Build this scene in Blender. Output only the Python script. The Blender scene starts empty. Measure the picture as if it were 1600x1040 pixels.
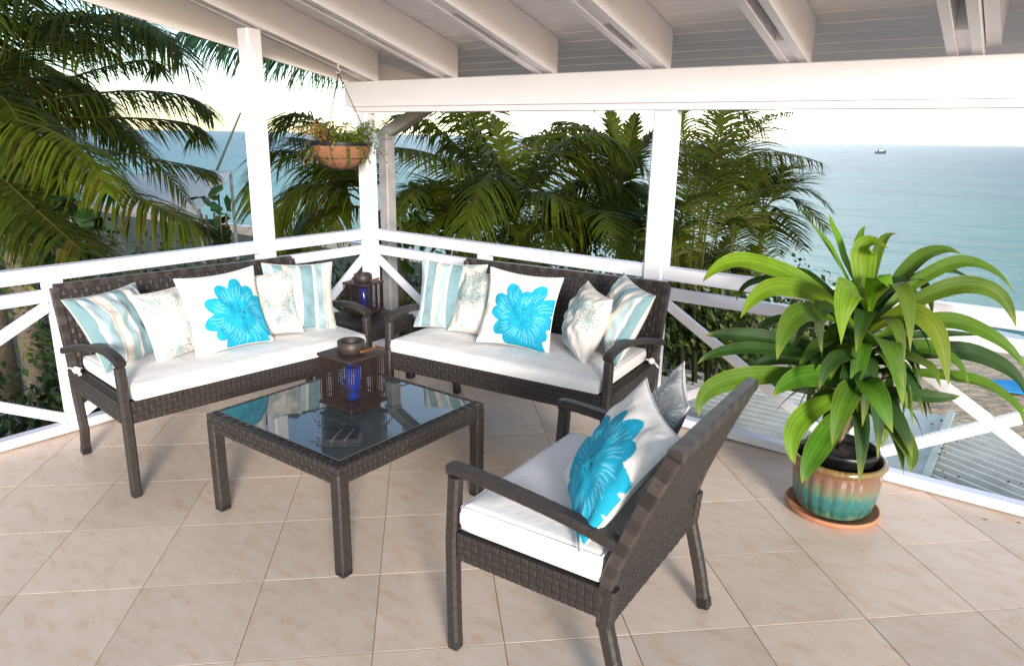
import bpy, math, random
import numpy as np
from mathutils import Vector, Matrix, noise
random.seed(7); rng = np.random.default_rng(5)
PI = math.pi
sc = bpy.context.scene
col = sc.collection
# ------------------------------------------------------------------ camera
O = Vector((4.3326, -3.9178, 1.70))
CR = Vector((0.80128919, 0.59799974, 0.01821961)); CU = Vector((-0.17310782, 0.20258972, 0.96384184)); CF = Vector((-0.57268606, 0.77547, -0.26585138))
FPX = 1112.41
cam = bpy.data.cameras.new('camera'); co = bpy.data.objects.new('camera', cam); col.objects.link(co)
M = Matrix((CR, CU, -CF)).transposed().to_4x4(); M.translation = O
co.matrix_world = M
cam.lens = 36 * FPX / 1600; cam.sensor_width = 36; cam.clip_start = 0.05; cam.clip_end = 90000
sc.camera = co
# ------------------------------------------------------------------ light
SUN_EL, SUN_AZ = 12.5, -40.0           # azimuth counted from +X
sx, sy = math.cos(math.radians(SUN_AZ)), math.sin(math.radians(SUN_AZ))
w = bpy.data.worlds.new('World'); sc.world = w; w.use_nodes = True
nt = w.node_tree; nt.nodes.clear()
N = nt.nodes.new; L = nt.links.new
out = N('ShaderNodeOutputWorld'); bg = N('ShaderNodeBackground'); sky = N('ShaderNodeTexSky')
sky.sky_type = 'NISHITA'; sky.sun_disc = False
sky.sun_elevation = math.radians(SUN_EL); sky.sun_rotation = math.atan2(sx, sy)
sky.air_density = 1.0; sky.dust_density = .4; sky.ozone_density = 2.0; sky.altitude = 0
bg.inputs['Strength'].default_value = 0.108
L(sky.outputs[0], bg.inputs['Color'])
# the bright hazy patch of sky over the sea, low in the west
tc = N('ShaderNodeTexCoord'); vm = N('ShaderNodeVectorMath'); vm.operation = 'DOT_PRODUCT'
gd = (CF + CR * (1150 - 800) / FPX - CU * (190 - 520) / FPX).normalized()
nrm = N('ShaderNodeVectorMath'); nrm.operation = 'NORMALIZE'
L(tc.outputs['Generated'], nrm.inputs[0]); L(nrm.outputs[0], vm.inputs[0]); vm.inputs[1].default_value = gd
mx = N('ShaderNodeMath'); mx.operation = 'MAXIMUM'; mx.inputs[1].default_value = 0; L(vm.outputs['Value'], mx.inputs[0])
pw = N('ShaderNodeMath'); pw.operation = 'POWER'; pw.inputs[1].default_value = 14; L(mx.outputs[0], pw.inputs[0])
bg2 = N('ShaderNodeBackground'); bg2.inputs['Color'].default_value = (1.0, 0.95, 0.86, 1)
ml = N('ShaderNodeMath'); ml.operation = 'MULTIPLY'; ml.inputs[1].default_value = 1.15; L(pw.outputs[0], ml.inputs[0]); L(ml.outputs[0], bg2.inputs['Strength'])
ad = N('ShaderNodeAddShader'); L(bg.outputs[0], ad.inputs[0]); L(bg2.outputs[0], ad.inputs[1]); L(ad.outputs[0], out.inputs['Surface'])
sl = bpy.data.lights.new('flash_sun', 'SUN'); sl.energy = 2.15; sl.angle = math.radians(14); sl.color = (1.0, 0.95, 0.89)  # added behind the camera in place of a fill flash; real sunset is ahead
so = bpy.data.objects.new('flash_sun', sl); col.objects.link(so)
sd = Vector((sx * math.cos(math.radians(SUN_EL)), sy * math.cos(math.radians(SUN_EL)), math.sin(math.radians(SUN_EL))))
so.rotation_euler = sd.to_track_quat('Z', 'Y').to_euler(); so.location = (8, -8, 6)
sc.view_settings.view_transform = 'Standard'; sc.view_settings.look = 'None'; sc.view_settings.gamma = 1
sc.view_settings.use_curve_mapping = False
sc.view_settings.exposure = 1.5
sc.render.engine = 'CYCLES'

# ------------------------------------------------------------------ helpers
def at(px, py, Z):                      # point seen at photo pixel px,py at depth Z
    return O + (CF + CR * ((px - 800) / FPX) - CU * ((py - 520) / FPX)) * Z
class MB:
    def __init__(s): s.v = []; s.f = []; s.c = []; s.m = []
    def add(s, vs, fs, c=None, m=0):
        b = len(s.v); s.v += [tuple(x) for x in vs]; s.f += [tuple(i + b for i in f) for f in fs]
        s.m += [m] * len(fs)
        if c is not None: s.c += ([c] * len(vs) if isinstance(c[0], (int, float)) else list(c))
    def box(s, a, b, bev=0.0, c=None):
        x0, y0, z0 = a; x1, y1, z1 = b
        if bev <= 0:
            s.add([(x0,y0,z0),(x1,y0,z0),(x1,y1,z0),(x0,y1,z0),(x0,y0,z1),(x1,y0,z1),(x1,y1,z1),(x0,y1,z1)],
                  [(0,3,2,1),(4,5,6,7),(0,1,5,4),(1,2,6,5),(2,3,7,6),(3,0,4,7)], c); return
        e = min(bev, (x1-x0)*.45, (y1-y0)*.45, (z1-z0)*.45)
        vs = []
        for X, sX in ((x0,1),(x1,-1)):
            for Y, sY in ((y0,1),(y1,-1)):
                for Z, sZ in ((z0,1),(z1,-1)):
                    vs += [(X, Y+sY*e, Z+sZ*e), (X+sX*e, Y, Z+sZ*e), (X+sX*e, Y+sY*e, Z)]
        def i(a, b, c_, k): return ((a*2+b)*2+c_)*3+k
        fs = [(i(0,0,0,0),i(0,0,1,0),i(0,1,1,0),i(0,1,0,0)), (i(1,0,0,0),i(1,1,0,0),i(1,1,1,0),i(1,0,1,0)),
              (i(0,0,0,1),i(1,0,0,1),i(1,0,1,1),i(0,0,1,1)), (i(0,1,0,1),i(0,1,1,1),i(1,1,1,1),i(1,1,0,1)),
              (i(0,0,0,2),i(0,1,0,2),i(1,1,0,2),i(1,0,0,2)), (i(0,0,1,2),i(1,0,1,2),i(1,1,1,2),i(0,1,1,2))]
        for b_ in (0,1):
            for c_ in (0,1): fs.append((i(0,b_,c_,1),i(1,b_,c_,1),i(1,b_,c_,2),i(0,b_,c_,2)))
        for a_ in (0,1):
            for c_ in (0,1): fs.append((i(a_,0,c_,0),i(a_,1,c_,0),i(a_,1,c_,2),i(a_,0,c_,2)))
        for a_ in (0,1):
            for b_ in (0,1): fs.append((i(a_,b_,0,0),i(a_,b_,1,0),i(a_,b_,1,1),i(a_,b_,0,1)))
        for a_ in (0,1):
            for b_ in (0,1):
                for c_ in (0,1): fs.append((i(a_,b_,c_,0),i(a_,b_,c_,1),i(a_,b_,c_,2)))
        s.add(vs, fs, c)
    def beam(s, A, B, wd, ht, bev=0.004, up=(0,0,1), c=None):
        # bevelled bar from A to B, wd across, ht along up
        A = Vector(A); B = Vector(B); t = (B-A); Ln = t.length; t.normalize(); up = Vector(up)
        sd_ = t.cross(up).normalized(); u = sd_.cross(t)
        t_ = MB(); t_.box((-wd/2, 0, -ht/2), (wd/2, Ln, ht/2), bev)
        s.add([A + sd_*x + t*y + u*z for x, y, z in t_.v], t_.f, c)
    def sweep(s, pts, wd, ht, up=(0,0,1), step=0.012, wrap=0.0, cap=True, c=None, rnd=0.13, taper=None):
        # rectangular cane wrapped tube through pts
        P = resample(pts, step); n = len(P); up = Vector(up); rings = []
        for k in range(n):
            t = (P[min(k+1,n-1)] - P[max(k-1,0)]).normalized()
            sd_ = t.cross(up)
            if sd_.length < 1e-3: sd_ = t.cross(Vector((0,1,0)))
            sd_.normalize(); u = sd_.cross(t)
            g = 1 - wrap * (k % 2) ; q = 1 if taper is None else taper(k/(n-1))
            a, b = wd/2*g*q, ht/2*g*q; e = rnd*min(a, b)*2
            prof = [(-a+e,-b),(a-e,-b),(a,-b+e),(a,b-e),(a-e,b),(-a+e,b),(-a,b-e),(-a,-b+e)]
            rings.append([P[k] + sd_*x + u*y for x, y in prof])
        vs = [v for r in rings for v in r]; fs = []
        for k in range(n-1):
            for j in range(8): fs.append((k*8+j, k*8+(j+1)%8, k*8+8+(j+1)%8, k*8+8+j))
        if cap: fs.append(tuple(range(7,-1,-1))); fs.append(tuple((n-1)*8+j for j in range(8)))
        s.add(vs, fs, c)
    def tube(s, pts, r, n=8, c=None, cap=True, r2=None):
        P = [Vector(p) for p in pts]; m = len(P); vs = []; fs = []
        for k in range(m):
            t = (P[min(k+1,m-1)] - P[max(k-1,0)]).normalized()
            a = t.cross(Vector((0,0,1)))
            if a.length < 1e-3: a = t.cross(Vector((0,1,0)))
            a.normalize(); b = a.cross(t)
            rr = r if r2 is None else r + (r2-r)*k/(m-1)
            vs += [P[k] + a*math.cos(2*PI*j/n)*rr + b*math.sin(2*PI*j/n)*rr for j in range(n)]
        for k in range(m-1):
            for j in range(n): fs.append((k*n+j, k*n+(j+1)%n, (k+1)*n+(j+1)%n, (k+1)*n+j))
        if cap: fs.append(tuple(range(n-1,-1,-1))); fs.append(tuple((m-1)*n+j for j in range(n)))
        s.add(vs, fs, c)
    def lathe(s, prof, n=48, c=None, mod=None, ctr=(0,0)):
        vs = []; fs = []
        for r, z in prof:
            for j in range(n):
                a = 2*PI*j/n; rr = r * (mod(a, z) if mod else 1)
                vs.append((ctr[0]+rr*math.cos(a), ctr[1]+rr*math.sin(a), z))
        for k in range(len(prof)-1):
            for j in range(n): fs.append((k*n+j, k*n+(j+1)%n, (k+1)*n+(j+1)%n, (k+1)*n+j))
        s.add(vs, fs, c)
    def build(s, name, mat, parent=None, smooth=False, loc=None):
        me = bpy.data.meshes.new(name); me.from_pydata(s.v, [], s.f); me.update()
        for mm in (mat if isinstance(mat, (list, tuple)) else [mat]): me.materials.append(mm)
        if any(s.m): me.polygons.foreach_set('material_index', s.m)
        if s.c:
            ca = me.color_attributes.new('Col', 'FLOAT_COLOR', 'POINT')
            ca.data.foreach_set('color', np.array([(c[0], c[1], c[2], 1.0) for c in s.c], dtype=np.float32).ravel())
        if smooth: me.polygons.foreach_set('use_smooth', [True]*len(me.polygons))
        o = bpy.data.objects.new(name, me); col.objects.link(o)
        if parent: o.parent = parent
        if loc: o.location = loc
        return o
def resample(pts, step):
    pts = [Vector(p) for p in pts]; out_ = [pts[0].copy()]
    for a, b in zip(pts, pts[1:]):
        n = max(1, int(round((b-a).length/step)))
        for i in range(1, n+1): out_.append(a.lerp(b, i/n))
    return out_
def bez(a, b, c, n):
    a, b, c = Vector(a), Vector(b), Vector(c)
    m = b*2 - (a+c)*0.5                  # curve passes through b
    return [(a*(1-t)**2 + m*2*t*(1-t) + c*t*t) for t in [i/n for i in range(n+1)]]
def thing(name, label, cat, loc=(0,0,0), rz=0, group=None):
    o = bpy.data.objects.new(name, None); col.objects.link(o); o.location = loc; o.rotation_euler = (0,0,rz)
    o.empty_display_size = .1
    return tag(o, label, cat, group)
def tag(o, label, cat, group=None):
    o['label'] = label; o['category'] = cat
    if group: o['group'] = group
    return o
def struct(o): o['kind'] = 'structure'; return o
def stuff(o): o['kind'] = 'stuff'; return o
def inst(o, name, parent, loc=(0,0,0), rot=None, scale=None):
    c = bpy.data.objects.new(name, o.data); col.objects.link(c); c.parent = parent; c.location = loc
    if rot: c.rotation_euler = rot
    if scale: c.scale = scale
    return c
# ------------------------------------------------------------------ materials
def mat(name, base, rough=0.5, var=0.0, vscale=8, bump=0.0, bscale=60, spec=0.5, attr=False, trans=0.0, c2=None, detail=4, stretch=None, coat=0, metal=0, disp=0.01):
    m = bpy.data.materials.new(name); m.use_nodes = True; t = m.node_tree; b = t.nodes['Principled BSDF']
    n_ = t.nodes.new; l_ = t.links.new
    b.inputs['Roughness'].default_value = rough; b.inputs['Specular IOR Level'].default_value = spec; b.inputs['Metallic'].default_value = metal
    if coat: b.inputs['Coat Weight'].default_value = coat; b.inputs['Coat Roughness'].default_value = 0.1
    tcn = n_('ShaderNodeTexCoord'); src = tcn.outputs['Object']
    if stretch:
        mp = n_('ShaderNodeMapping'); mp.inputs['Scale'].default_value = stretch; l_(src, mp.inputs[0]); src = mp.outputs[0]
    colour = None
    if attr:
        at_ = n_('ShaderNodeVertexColor'); at_.layer_name = 'Col'; colour = at_.outputs['Color']
    if var or c2:
        nz = n_('ShaderNodeTexNoise'); nz.inputs['Scale'].default_value = vscale; nz.inputs['Detail'].default_value = detail; nz.inputs['Roughness'].default_value = .6
        l_(src, nz.inputs['Vector'])
        rp = n_('ShaderNodeMapRange'); rp.inputs[1].default_value = .3; rp.inputs[2].default_value = .7; l_(nz.outputs['Fac'], rp.inputs[0])
        mxn = n_('ShaderNodeMix'); mxn.data_type = 'RGBA'; l_(rp.outputs[0], mxn.inputs['Factor'])
        if attr:
            mxn.blend_type = 'MULTIPLY'; l_(colour, mxn.inputs[6]); mxn.inputs[7].default_value = (1-var,)*3 + (1,)
        else:
            mxn.inputs[6].default_value = (*base, 1); mxn.inputs[7].default_value = (*(c2 or [x*(1-var) for x in base]), 1)
        colour = mxn.outputs[2]
    if colour: l_(colour, b.inputs['Base Color'])
    else: b.inputs['Base Color'].default_value = (*base, 1)
    if bump:
        nb = n_('ShaderNodeTexNoise'); nb.inputs['Scale'].default_value = bscale; nb.inputs['Detail'].default_value = 5; l_(src, nb.inputs['Vector'])
        bp = n_('ShaderNodeBump'); bp.inputs['Strength'].default_value = bump; bp.inputs['Distance'].default_value = disp
        l_(nb.outputs['Fac'], bp.inputs['Height']); l_(bp.outputs[0], b.inputs['Normal'])
    if trans:
        tr = n_('ShaderNodeBsdfTranslucent'); ms = n_('ShaderNodeMixShader'); ms.inputs[0].default_value = trans
        if colour: l_(colour, tr.inputs['Color'])
        else: tr.inputs['Color'].default_value = (*base, 1)
        l_(b.outputs[0], ms.inputs[1]); l_(tr.outputs[0], ms.inputs[2]); l_(ms.outputs[0], t.nodes['Material Output'].inputs['Surface'])
    return m
WHITE = mat('white_gloss_paint', (.83,.81,.88), .32, var=.05, vscale=5, bump=.25, bscale=40, disp=.004, stretch=(1,1,1))
WHITE2 = mat('white_ceiling_paint', (.87,.83,.87), .45, var=.06, vscale=3, bump=.3, bscale=30, disp=.004, stretch=(.4,5,5))
WEATHER = mat('weathered_white_paint', (.36,.34,.33), .6, var=.35, vscale=9, bump=.3, bscale=50)
GROUT = mat('grout', (.50,.35,.22), .8, var=.4, vscale=6)
CANE = mat('dark_cane', (.034,.026,.023), .5, var=.45, vscale=55, bump=.5, bscale=220, disp=.003)
CANE_IN = mat('dark_cane_backing', (.018,.013,.011), .8)
CANE_WRAP = mat('cane_binding', (.05,.038,.033), .38, attr=True, var=.3, vscale=50, bump=.4, bscale=200, disp=.003)
BLACKP = mat('black_plastic', (.012,.012,.013), .4)
CUSH = mat('white_cushion_canvas', (.84,.81,.79), .85, var=.07, vscale=7, bump=.25, bscale=9, disp=.03)
FAB = mat('printed_cotton', (1,1,1), .85, attr=True, var=.07, vscale=40, bump=.3, bscale=14, disp=.012)
LWOOD = mat('lantern_wood', (.026,.014,.011), .45, var=.5, vscale=30, bump=.3, bscale=90, disp=.003)
LTOP = mat('lantern_wood_top', (.042,.027,.022), .5, var=.4, vscale=20, bump=.3, bscale=60, disp=.003)
ORANGE = mat('varnished_bamboo', (.16,.06,.015), .5, var=.3, vscale=30)
SOIL = mat('potting_soil', (.10,.065,.045), .95, var=.5, vscale=60, bump=1, bscale=60)
TERRA = mat('terracotta', (.50,.20,.10), .7, var=.2, vscale=20, bump=.2)
LEAF = mat('dracaena_leaf', (1,1,1), .58, attr=True, var=.22, vscale=12, trans=.25, bump=.25, bscale=18, stretch=(1,1,1), spec=.32)
STEM = mat('plant_stem', (.20,.15,.085), .7, var=.35, vscale=25, bump=.5)
PALM = mat('palm_leaflet', (1,1,1), .5, attr=True, var=.3, vscale=3, trans=.46, spec=.2)
RACH = mat('palm_midrib', (.22,.16,.035), .5, var=.4, vscale=10)
TRUNK = mat('palm_trunk_bark', (.17,.13,.09), .85, var=.4, vscale=12, bump=.8, bscale=14, disp=.03, stretch=(1,1,4))
BUSHM = mat('bush_leaf', (1,1,1), .4, attr=True, var=.3, vscale=4, trans=.25)
TWIG = mat('twig', (.07,.05,.03), .8)
COIR = mat('coir_liner', (.33,.15,.075), .95, var=.45, vscale=60, bump=1, bscale=90, disp=.01)
WIRE = mat('dark_wire', (.03,.03,.035), .4, metal=.6)
CANVAS = mat('grey_canvas', (.78,.70,.62), .75, var=.15, vscale=2, bump=.5, bscale=3, disp=.08)
ZINC = mat('pale_zinc_sheet', (.66,.68,.64), .42, var=.3, vscale=5, bump=.1, bscale=12, metal=.15)
SHEET = mat('flat_metal_flashing', (.44,.50,.46), .4, var=.3, vscale=4, bump=.35, bscale=9, metal=.3)
TOWEL = mat('blue_towel', (.01,.30,.62), .8, bump=.3)
HULL = mat('boat_hull', (.05,.06,.07), .5); CABIN = mat('boat_cabin', (.35,.40,.42), .5)
ROCK = mat('shore_rock', (.16,.12,.09), .9, var=.5, vscale=3, bump=1, bscale=4, disp=.1)
# glass of the candle holder
BLUEG = bpy.data.materials.new('blue_glass'); BLUEG.use_nodes = True
b = BLUEG.node_tree.nodes['Principled BSDF']; b.inputs['Base Color'].default_value = (.012,.05,.42,1); b.inputs['Roughness'].default_value = .12; b.inputs['Coat Weight'].default_value = .6
GLASS = bpy.data.materials.new('smoked_table_glass'); GLASS.use_nodes = True
b = GLASS.node_tree.nodes['Principled BSDF']; b.inputs['Base Color'].default_value = (.05,.062,.066,1); b.inputs['Roughness'].default_value = .02; b.inputs['Specular IOR Level'].default_value = .62
# tiles: marbled beige, different for every tile
TILE = bpy.data.materials.new('beige_floor_tile'); TILE.use_nodes = True
t = TILE.node_tree; b = t.nodes['Principled BSDF']; n_ = t.nodes.new; l_ = t.links.new
tcn = n_('ShaderNodeTexCoord'); geo = n_('ShaderNodeNewGeometry'); oi = n_('ShaderNodeObjectInfo')
mp = n_('ShaderNodeMapping'); mp.inputs['Rotation'].default_value = (0,0,.4); mp.inputs['Scale'].default_value = (1,2.2,1)
l_(geo.outputs['Position'], mp.inputs[0])
a1 = n_('ShaderNodeTexNoise'); a1.noise_dimensions = '4D'; a1.inputs['Scale'].default_value = 9; a1.inputs['Detail'].default_value = 8; a1.inputs['Roughness'].default_value = .68
wm = n_('ShaderNodeMath'); wm.operation = 'MULTIPLY'; wm.inputs[1].default_value = 40; l_(oi.outputs['Random'], wm.inputs[0])
l_(mp.outputs[0], a1.inputs['Vector']); l_(wm.outputs[0], a1.inputs['W']); tv = n_('ShaderNodeMapRange'); tv.inputs[3].default_value = .90; tv.inputs[4].default_value = 1.06; l_(oi.outputs['Random'], tv.inputs[0])
cr = n_('ShaderNodeValToRGB'); cr.color_ramp.elements[0].position = .36; cr.color_ramp.elements[0].color = (.68,.48,.34,1)
cr.color_ramp.elements[1].position = .62; cr.color_ramp.elements[1].color = (.76,.61,.50,1)
e = cr.color_ramp.elements.new(.47); e.color = (.73,.565,.44,1)
l_(a1.outputs['Fac'], cr.inputs[0])
a2 = n_('ShaderNodeTexNoise'); a2.inputs['Scale'].default_value = 1.1; a2.inputs['Detail'].default_value = 3; l_(geo.outputs['Position'], a2.inputs['Vector'])
hs_ = n_('ShaderNodeMix'); hs_.data_type = 'RGBA'; hs_.blend_type = 'MULTIPLY'; l_(cr.outputs[0], hs_.inputs[6]); hs_.inputs[7].default_value = (.86,.84,.80,1)
mr = n_('ShaderNodeMapRange'); mr.inputs[1].default_value = .4; mr.inputs[2].default_value = .7; l_(a2.outputs['Fac'], mr.inputs[0]); l_(mr.outputs[0], hs_.inputs['Factor'])
hv = n_('ShaderNodeHueSaturation'); l_(tv.outputs[0], hv.inputs['Value']); l_(hs_.outputs[2], hv.inputs['Color']); l_(hv.outputs[0], b.inputs['Base Color']); b.inputs['Roughness'].default_value = .42; b.inputs['Specular IOR Level'].default_value = .4
bp = n_('ShaderNodeBump'); bp.inputs['Strength'].default_value = .12; bp.inputs['Distance'].default_value = .004; l_(a1.outputs['Fac'], bp.inputs['Height']); l_(bp.outputs[0], b.inputs['Normal'])
# sand
SAND = bpy.data.materials.new('beach_sand'); SAND.use_nodes = True
t = SAND.node_tree; b = t.nodes['Principled BSDF']; n_ = t.nodes.new; l_ = t.links.new
geo = n_('ShaderNodeNewGeometry'); s1 = n_('ShaderNodeTexNoise'); s1.inputs['Scale'].default_value = 3.2; s1.inputs['Detail'].default_value = 6
s2 = n_('ShaderNodeTexNoise'); s2.inputs['Scale'].default_value = .35; s2.inputs['Detail'].default_value = 5
mp = n_('ShaderNodeMapping'); mp.inputs['Scale'].default_value = (.8,1.3,1); mp.inputs['Rotation'].default_value = (0,0,.5); l_(geo.outputs['Position'], mp.inputs[0]); l_(mp.outputs[0], s1.inputs['Vector']); l_(geo.outputs['Position'], s2.inputs['Vector'])
cr = n_('ShaderNodeValToRGB'); cr.color_ramp.elements[0].position = .35; cr.color_ramp.elements[0].color = (.40,.27,.16,1); cr.color_ramp.elements[1].position = .6; cr.color_ramp.elements[1].color = (.60,.45,.30,1)
l_(s2.outputs['Fac'], cr.inputs[0]); l_(cr.outputs[0], b.inputs['Base Color']); b.inputs['Roughness'].default_value = .95
bp = n_('ShaderNodeBump'); bp.inputs['Strength'].default_value = 1; bp.inputs['Distance'].default_value = .22; l_(s1.outputs['Fac'], bp.inputs['Height']); l_(bp.outputs[0], b.inputs['Normal'])
# sea: turquoise in the shallows to the west, deeper blue out
SEA = bpy.data.materials.new('sea_water'); SEA.use_nodes = True
t = SEA.node_tree; b = t.nodes['Principled BSDF']; n_ = t.nodes.new; l_ = t.links.new
geo = n_('ShaderNodeNewGeometry'); sp = n_('ShaderNodeSeparateXYZ'); l_(geo.outputs['Position'], sp.inputs[0])
lg = n_('ShaderNodeMath'); lg.operation = 'LOGARITHM'; lg.inputs[1].default_value = 10
ab = n_('ShaderNodeMath'); ab.operation = 'MAXIMUM'; ab.inputs[1].default_value = 5; l_(sp.outputs['Y'], ab.inputs[0]); l_(ab.outputs[0], lg.inputs[0])
wv = n_('ShaderNodeTexNoise'); wv.inputs['Scale'].default_value = .02; wv.inputs['Detail'].default_value = 6
mpw = n_('ShaderNodeMapping'); mpw.inputs['Scale'].default_value = (.35,1.9,1); l_(geo.outputs['Position'], mpw.inputs[0]); l_(mpw.outputs[0], wv.inputs['Vector'])
ma = n_('ShaderNodeMath'); ma.operation = 'MULTIPLY_ADD'; ma.inputs[1].default_value = 1.3; l_(wv.outputs['Fac'], ma.inputs[0]); l_(lg.outputs[0], ma.inputs[2])
cr = n_('ShaderNodeValToRGB'); cr.color_ramp.elements[0].position = .40; cr.color_ramp.elements[0].color = (.06,.28,.28,1)
cr.color_ramp.elements[1].position = .85; cr.color_ramp.elements[1].color = (.003,.06,.14,1); e = cr.color_ramp.elements.new(.56); e.color = (.007,.125,.20,1)
mr = n_('ShaderNodeMapRange'); mr.inputs[1].default_value = .3; mr.inputs[2].default_value = 4.9; l_(ma.outputs[0], mr.inputs[0]); l_(mr.outputs[0], cr.inputs[0])
l_(cr.outputs[0], b.inputs['Base Color']); 
w1 = n_('ShaderNodeTexNoise'); w1.inputs['Scale'].default_value = .22; w1.inputs['Detail'].default_value = 9; w1.inputs['Roughness'].default_value = .62
mp2 = n_('ShaderNodeMapping'); mp2.inputs['Scale'].default_value = (.35,1.6,1); mp2.inputs['Rotation'].default_value = (0,0,.12); l_(geo.outputs['Position'], mp2.inputs[0]); l_(mp2.outputs[0], w1.inputs['Vector'])
bp = n_('ShaderNodeBump'); bp.inputs['Strength'].default_value = .9; bp.inputs['Distance'].default_value = 1.3; l_(w1.outputs['Fac'], bp.inputs['Height'])
df = n_('ShaderNodeBsdfDiffuse'); gl = n_('ShaderNodeBsdfGlossy'); gl.inputs['Roughness'].default_value = .22; fr = n_('ShaderNodeFresnel'); fr.inputs['IOR'].default_value = 1.33
fm = n_('ShaderNodeMath'); fm.operation = 'MINIMUM'; fm.inputs[1].default_value = .46; ms = n_('ShaderNodeMixShader')
l_(cr.outputs[0], df.inputs['Color']); l_(bp.outputs[0], gl.inputs['Normal']); l_(bp.outputs[0], fr.inputs['Normal']); l_(bp.outputs[0], df.inputs['Normal'])
l_(fr.outputs[0], fm.inputs[0]); l_(fm.outputs[0], ms.inputs[0]); l_(df.outputs[0], ms.inputs[1]); l_(gl.outputs[0], ms.inputs[2]); l_(ms.outputs[0], t.nodes['Material Output'].inputs['Surface'])
SOILG = mat('leaf_litter', (.045,.035,.02), .95, var=.5, vscale=3, bump=1, bscale=6, disp=.1, c2=(.03,.04,.015))
FOAM = mat('sea_foam', (.75,.76,.74), .7, var=.1, bump=.6, bscale=8, disp=.1)
# glazed pot: ochre-pink above, turquoise runs below
POT = bpy.data.materials.new('drip_glaze'); POT.use_nodes = True
t = POT.node_tree; b = t.nodes['Principled BSDF']; n_ = t.nodes.new; l_ = t.links.new
tcn = n_('ShaderNodeTexCoord'); sp = n_('ShaderNodeSeparateXYZ'); l_(tcn.outputs['Object'], sp.inputs[0])
an = n_('ShaderNodeMath'); an.operation = 'ARCTAN2'; l_(sp.outputs['Y'], an.inputs[0]); l_(sp.outputs['X'], an.inputs[1])
cb = n_('ShaderNodeCombineXYZ'); am = n_('ShaderNodeMath'); am.operation = 'MULTIPLY'; am.inputs[1].default_value = 11; l_(an.outputs[0], am.inputs[0]); l_(am.outputs[0], cb.inputs[0])
zm = n_('ShaderNodeMath'); zm.operation = 'MULTIPLY'; zm.inputs[1].default_value = 9; l_(sp.outputs['Z'], zm.inputs[0]); l_(zm.outputs[0], cb.inputs[1])
nz = n_('ShaderNodeTexNoise'); nz.inputs['Scale'].default_value = 1.2; nz.inputs['Detail'].default_value = 4; l_(cb.outputs[0], nz.inputs['Vector'])
ma = n_('ShaderNodeMath'); ma.operation = 'MULTIPLY_ADD'; ma.inputs[1].default_value = .13; l_(nz.outputs['Fac'], ma.inputs[0]); l_(sp.outputs['Z'], ma.inputs[2])
mr = n_('ShaderNodeMapRange'); mr.inputs[1].default_value = .08; mr.inputs[2].default_value = .36; l_(ma.outputs[0], mr.inputs[0])
cr = n_('ShaderNodeValToRGB'); E_ = cr.color_ramp.elements; E_[0].position = 0; E_[0].color = (.13,.20,.12,1); E_[1].position = .95; E_[1].color = (.26,.17,.05,1)
for p_, c_ in ((.10,(.03,.11,.09)),(.33,(.02,.125,.125)),(.43,(.09,.16,.1)),(.56,(.17,.12,.075)),(.72,(.17,.08,.055)),(.84,(.17,.1,.035))): e = E_.new(p_); e.color = (*c_,1)
l_(mr.outputs[0], cr.inputs[0]); l_(cr.outputs[0], b.inputs['Base Color']); b.inputs['Roughness'].default_value = .22; b.inputs['Coat Weight'].default_value = .5

# ------------------------------------------------------------------ ground, beach, sea
def zg(x, y):
    r = -2.5 - 1.5*min(1, max(0, (y-3)/6)) if y > 3 else -2.5
    if y > 21.5: r -= (y-21.5)*.16
    return r + .05*noise.noise(Vector((x*.3, y*.3, 0)))
g = MB(); xs = list(np.linspace(-120, -20, 24)) + list(np.linspace(-18, 14, 50)) + list(np.linspace(17, 90, 18)); ys = list(np.linspace(-30, 0, 12)) + list(np.linspace(1, 30, 60)) + [34, 40]
g.v = [(x, y, zg(x, y)) for y in ys for x in xs]; nx = len(xs)
g.f = [(j*nx+i, j*nx+i+1, (j+1)*nx+i+1, (j+1)*nx+i) for j in range(len(ys)-1) for i in range(nx-1)]
g.m = [0 if ys[j] >= (5.2 if xs[i] > 1.5 else 15.5 if xs[i] > -9 else 19.5) else 1 for j in range(len(ys)-1) for i in range(nx-1)]
struct(g.build('ground', [SAND, SOILG], smooth=True))
g = MB(); yy = [22, 30, 60, 200, 1000, 6000, 40000]; xx = [-40000, -6000, -1000, -200, -60, 0, 60, 200, 1000, 6000, 40000]
g.v = [(x, y if y > 22 else 19, -4.12) for y in yy for x in xx]; nx = len(xx)
g.f = [(j*nx+i, j*nx+i+1, (j+1)*nx+i+1, (j+1)*nx+i) for j in range(len(yy)-1) for i in range(nx-1)]
struct(g.build('sea', SEA))
g = MB()                                  # wash of foam along the waterline
for k, (y0, wd, x0, x1) in enumerate([(22.4,.5,-60,30),(24.6,.45,-8,30),(27.4,.35,-2,16)]):
    n = 140; top = []; bot = []
    for i in range(n+1):
        x = x0 + (x1-x0)*i/n; yc = y0 + .8*noise.noise(Vector((x*.15, k*7, 0))) + .2*noise.noise(Vector((x*.9, k, 3)))
        h = wd*(.25+abs(noise.noise(Vector((x*.4, k*3, 9))))*1.8)
        top.append((x, yc+h, -4.10)); bot.append((x, yc-h*.5, -4.10))
    g.add(top+bot, [(i, i+1, n+2+i, n+1+i) for i in range(n)])
stuff(tag(g.build('sea_foam', FOAM), 'broken white foam lines along the edge of the water', 'foam'))
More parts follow.
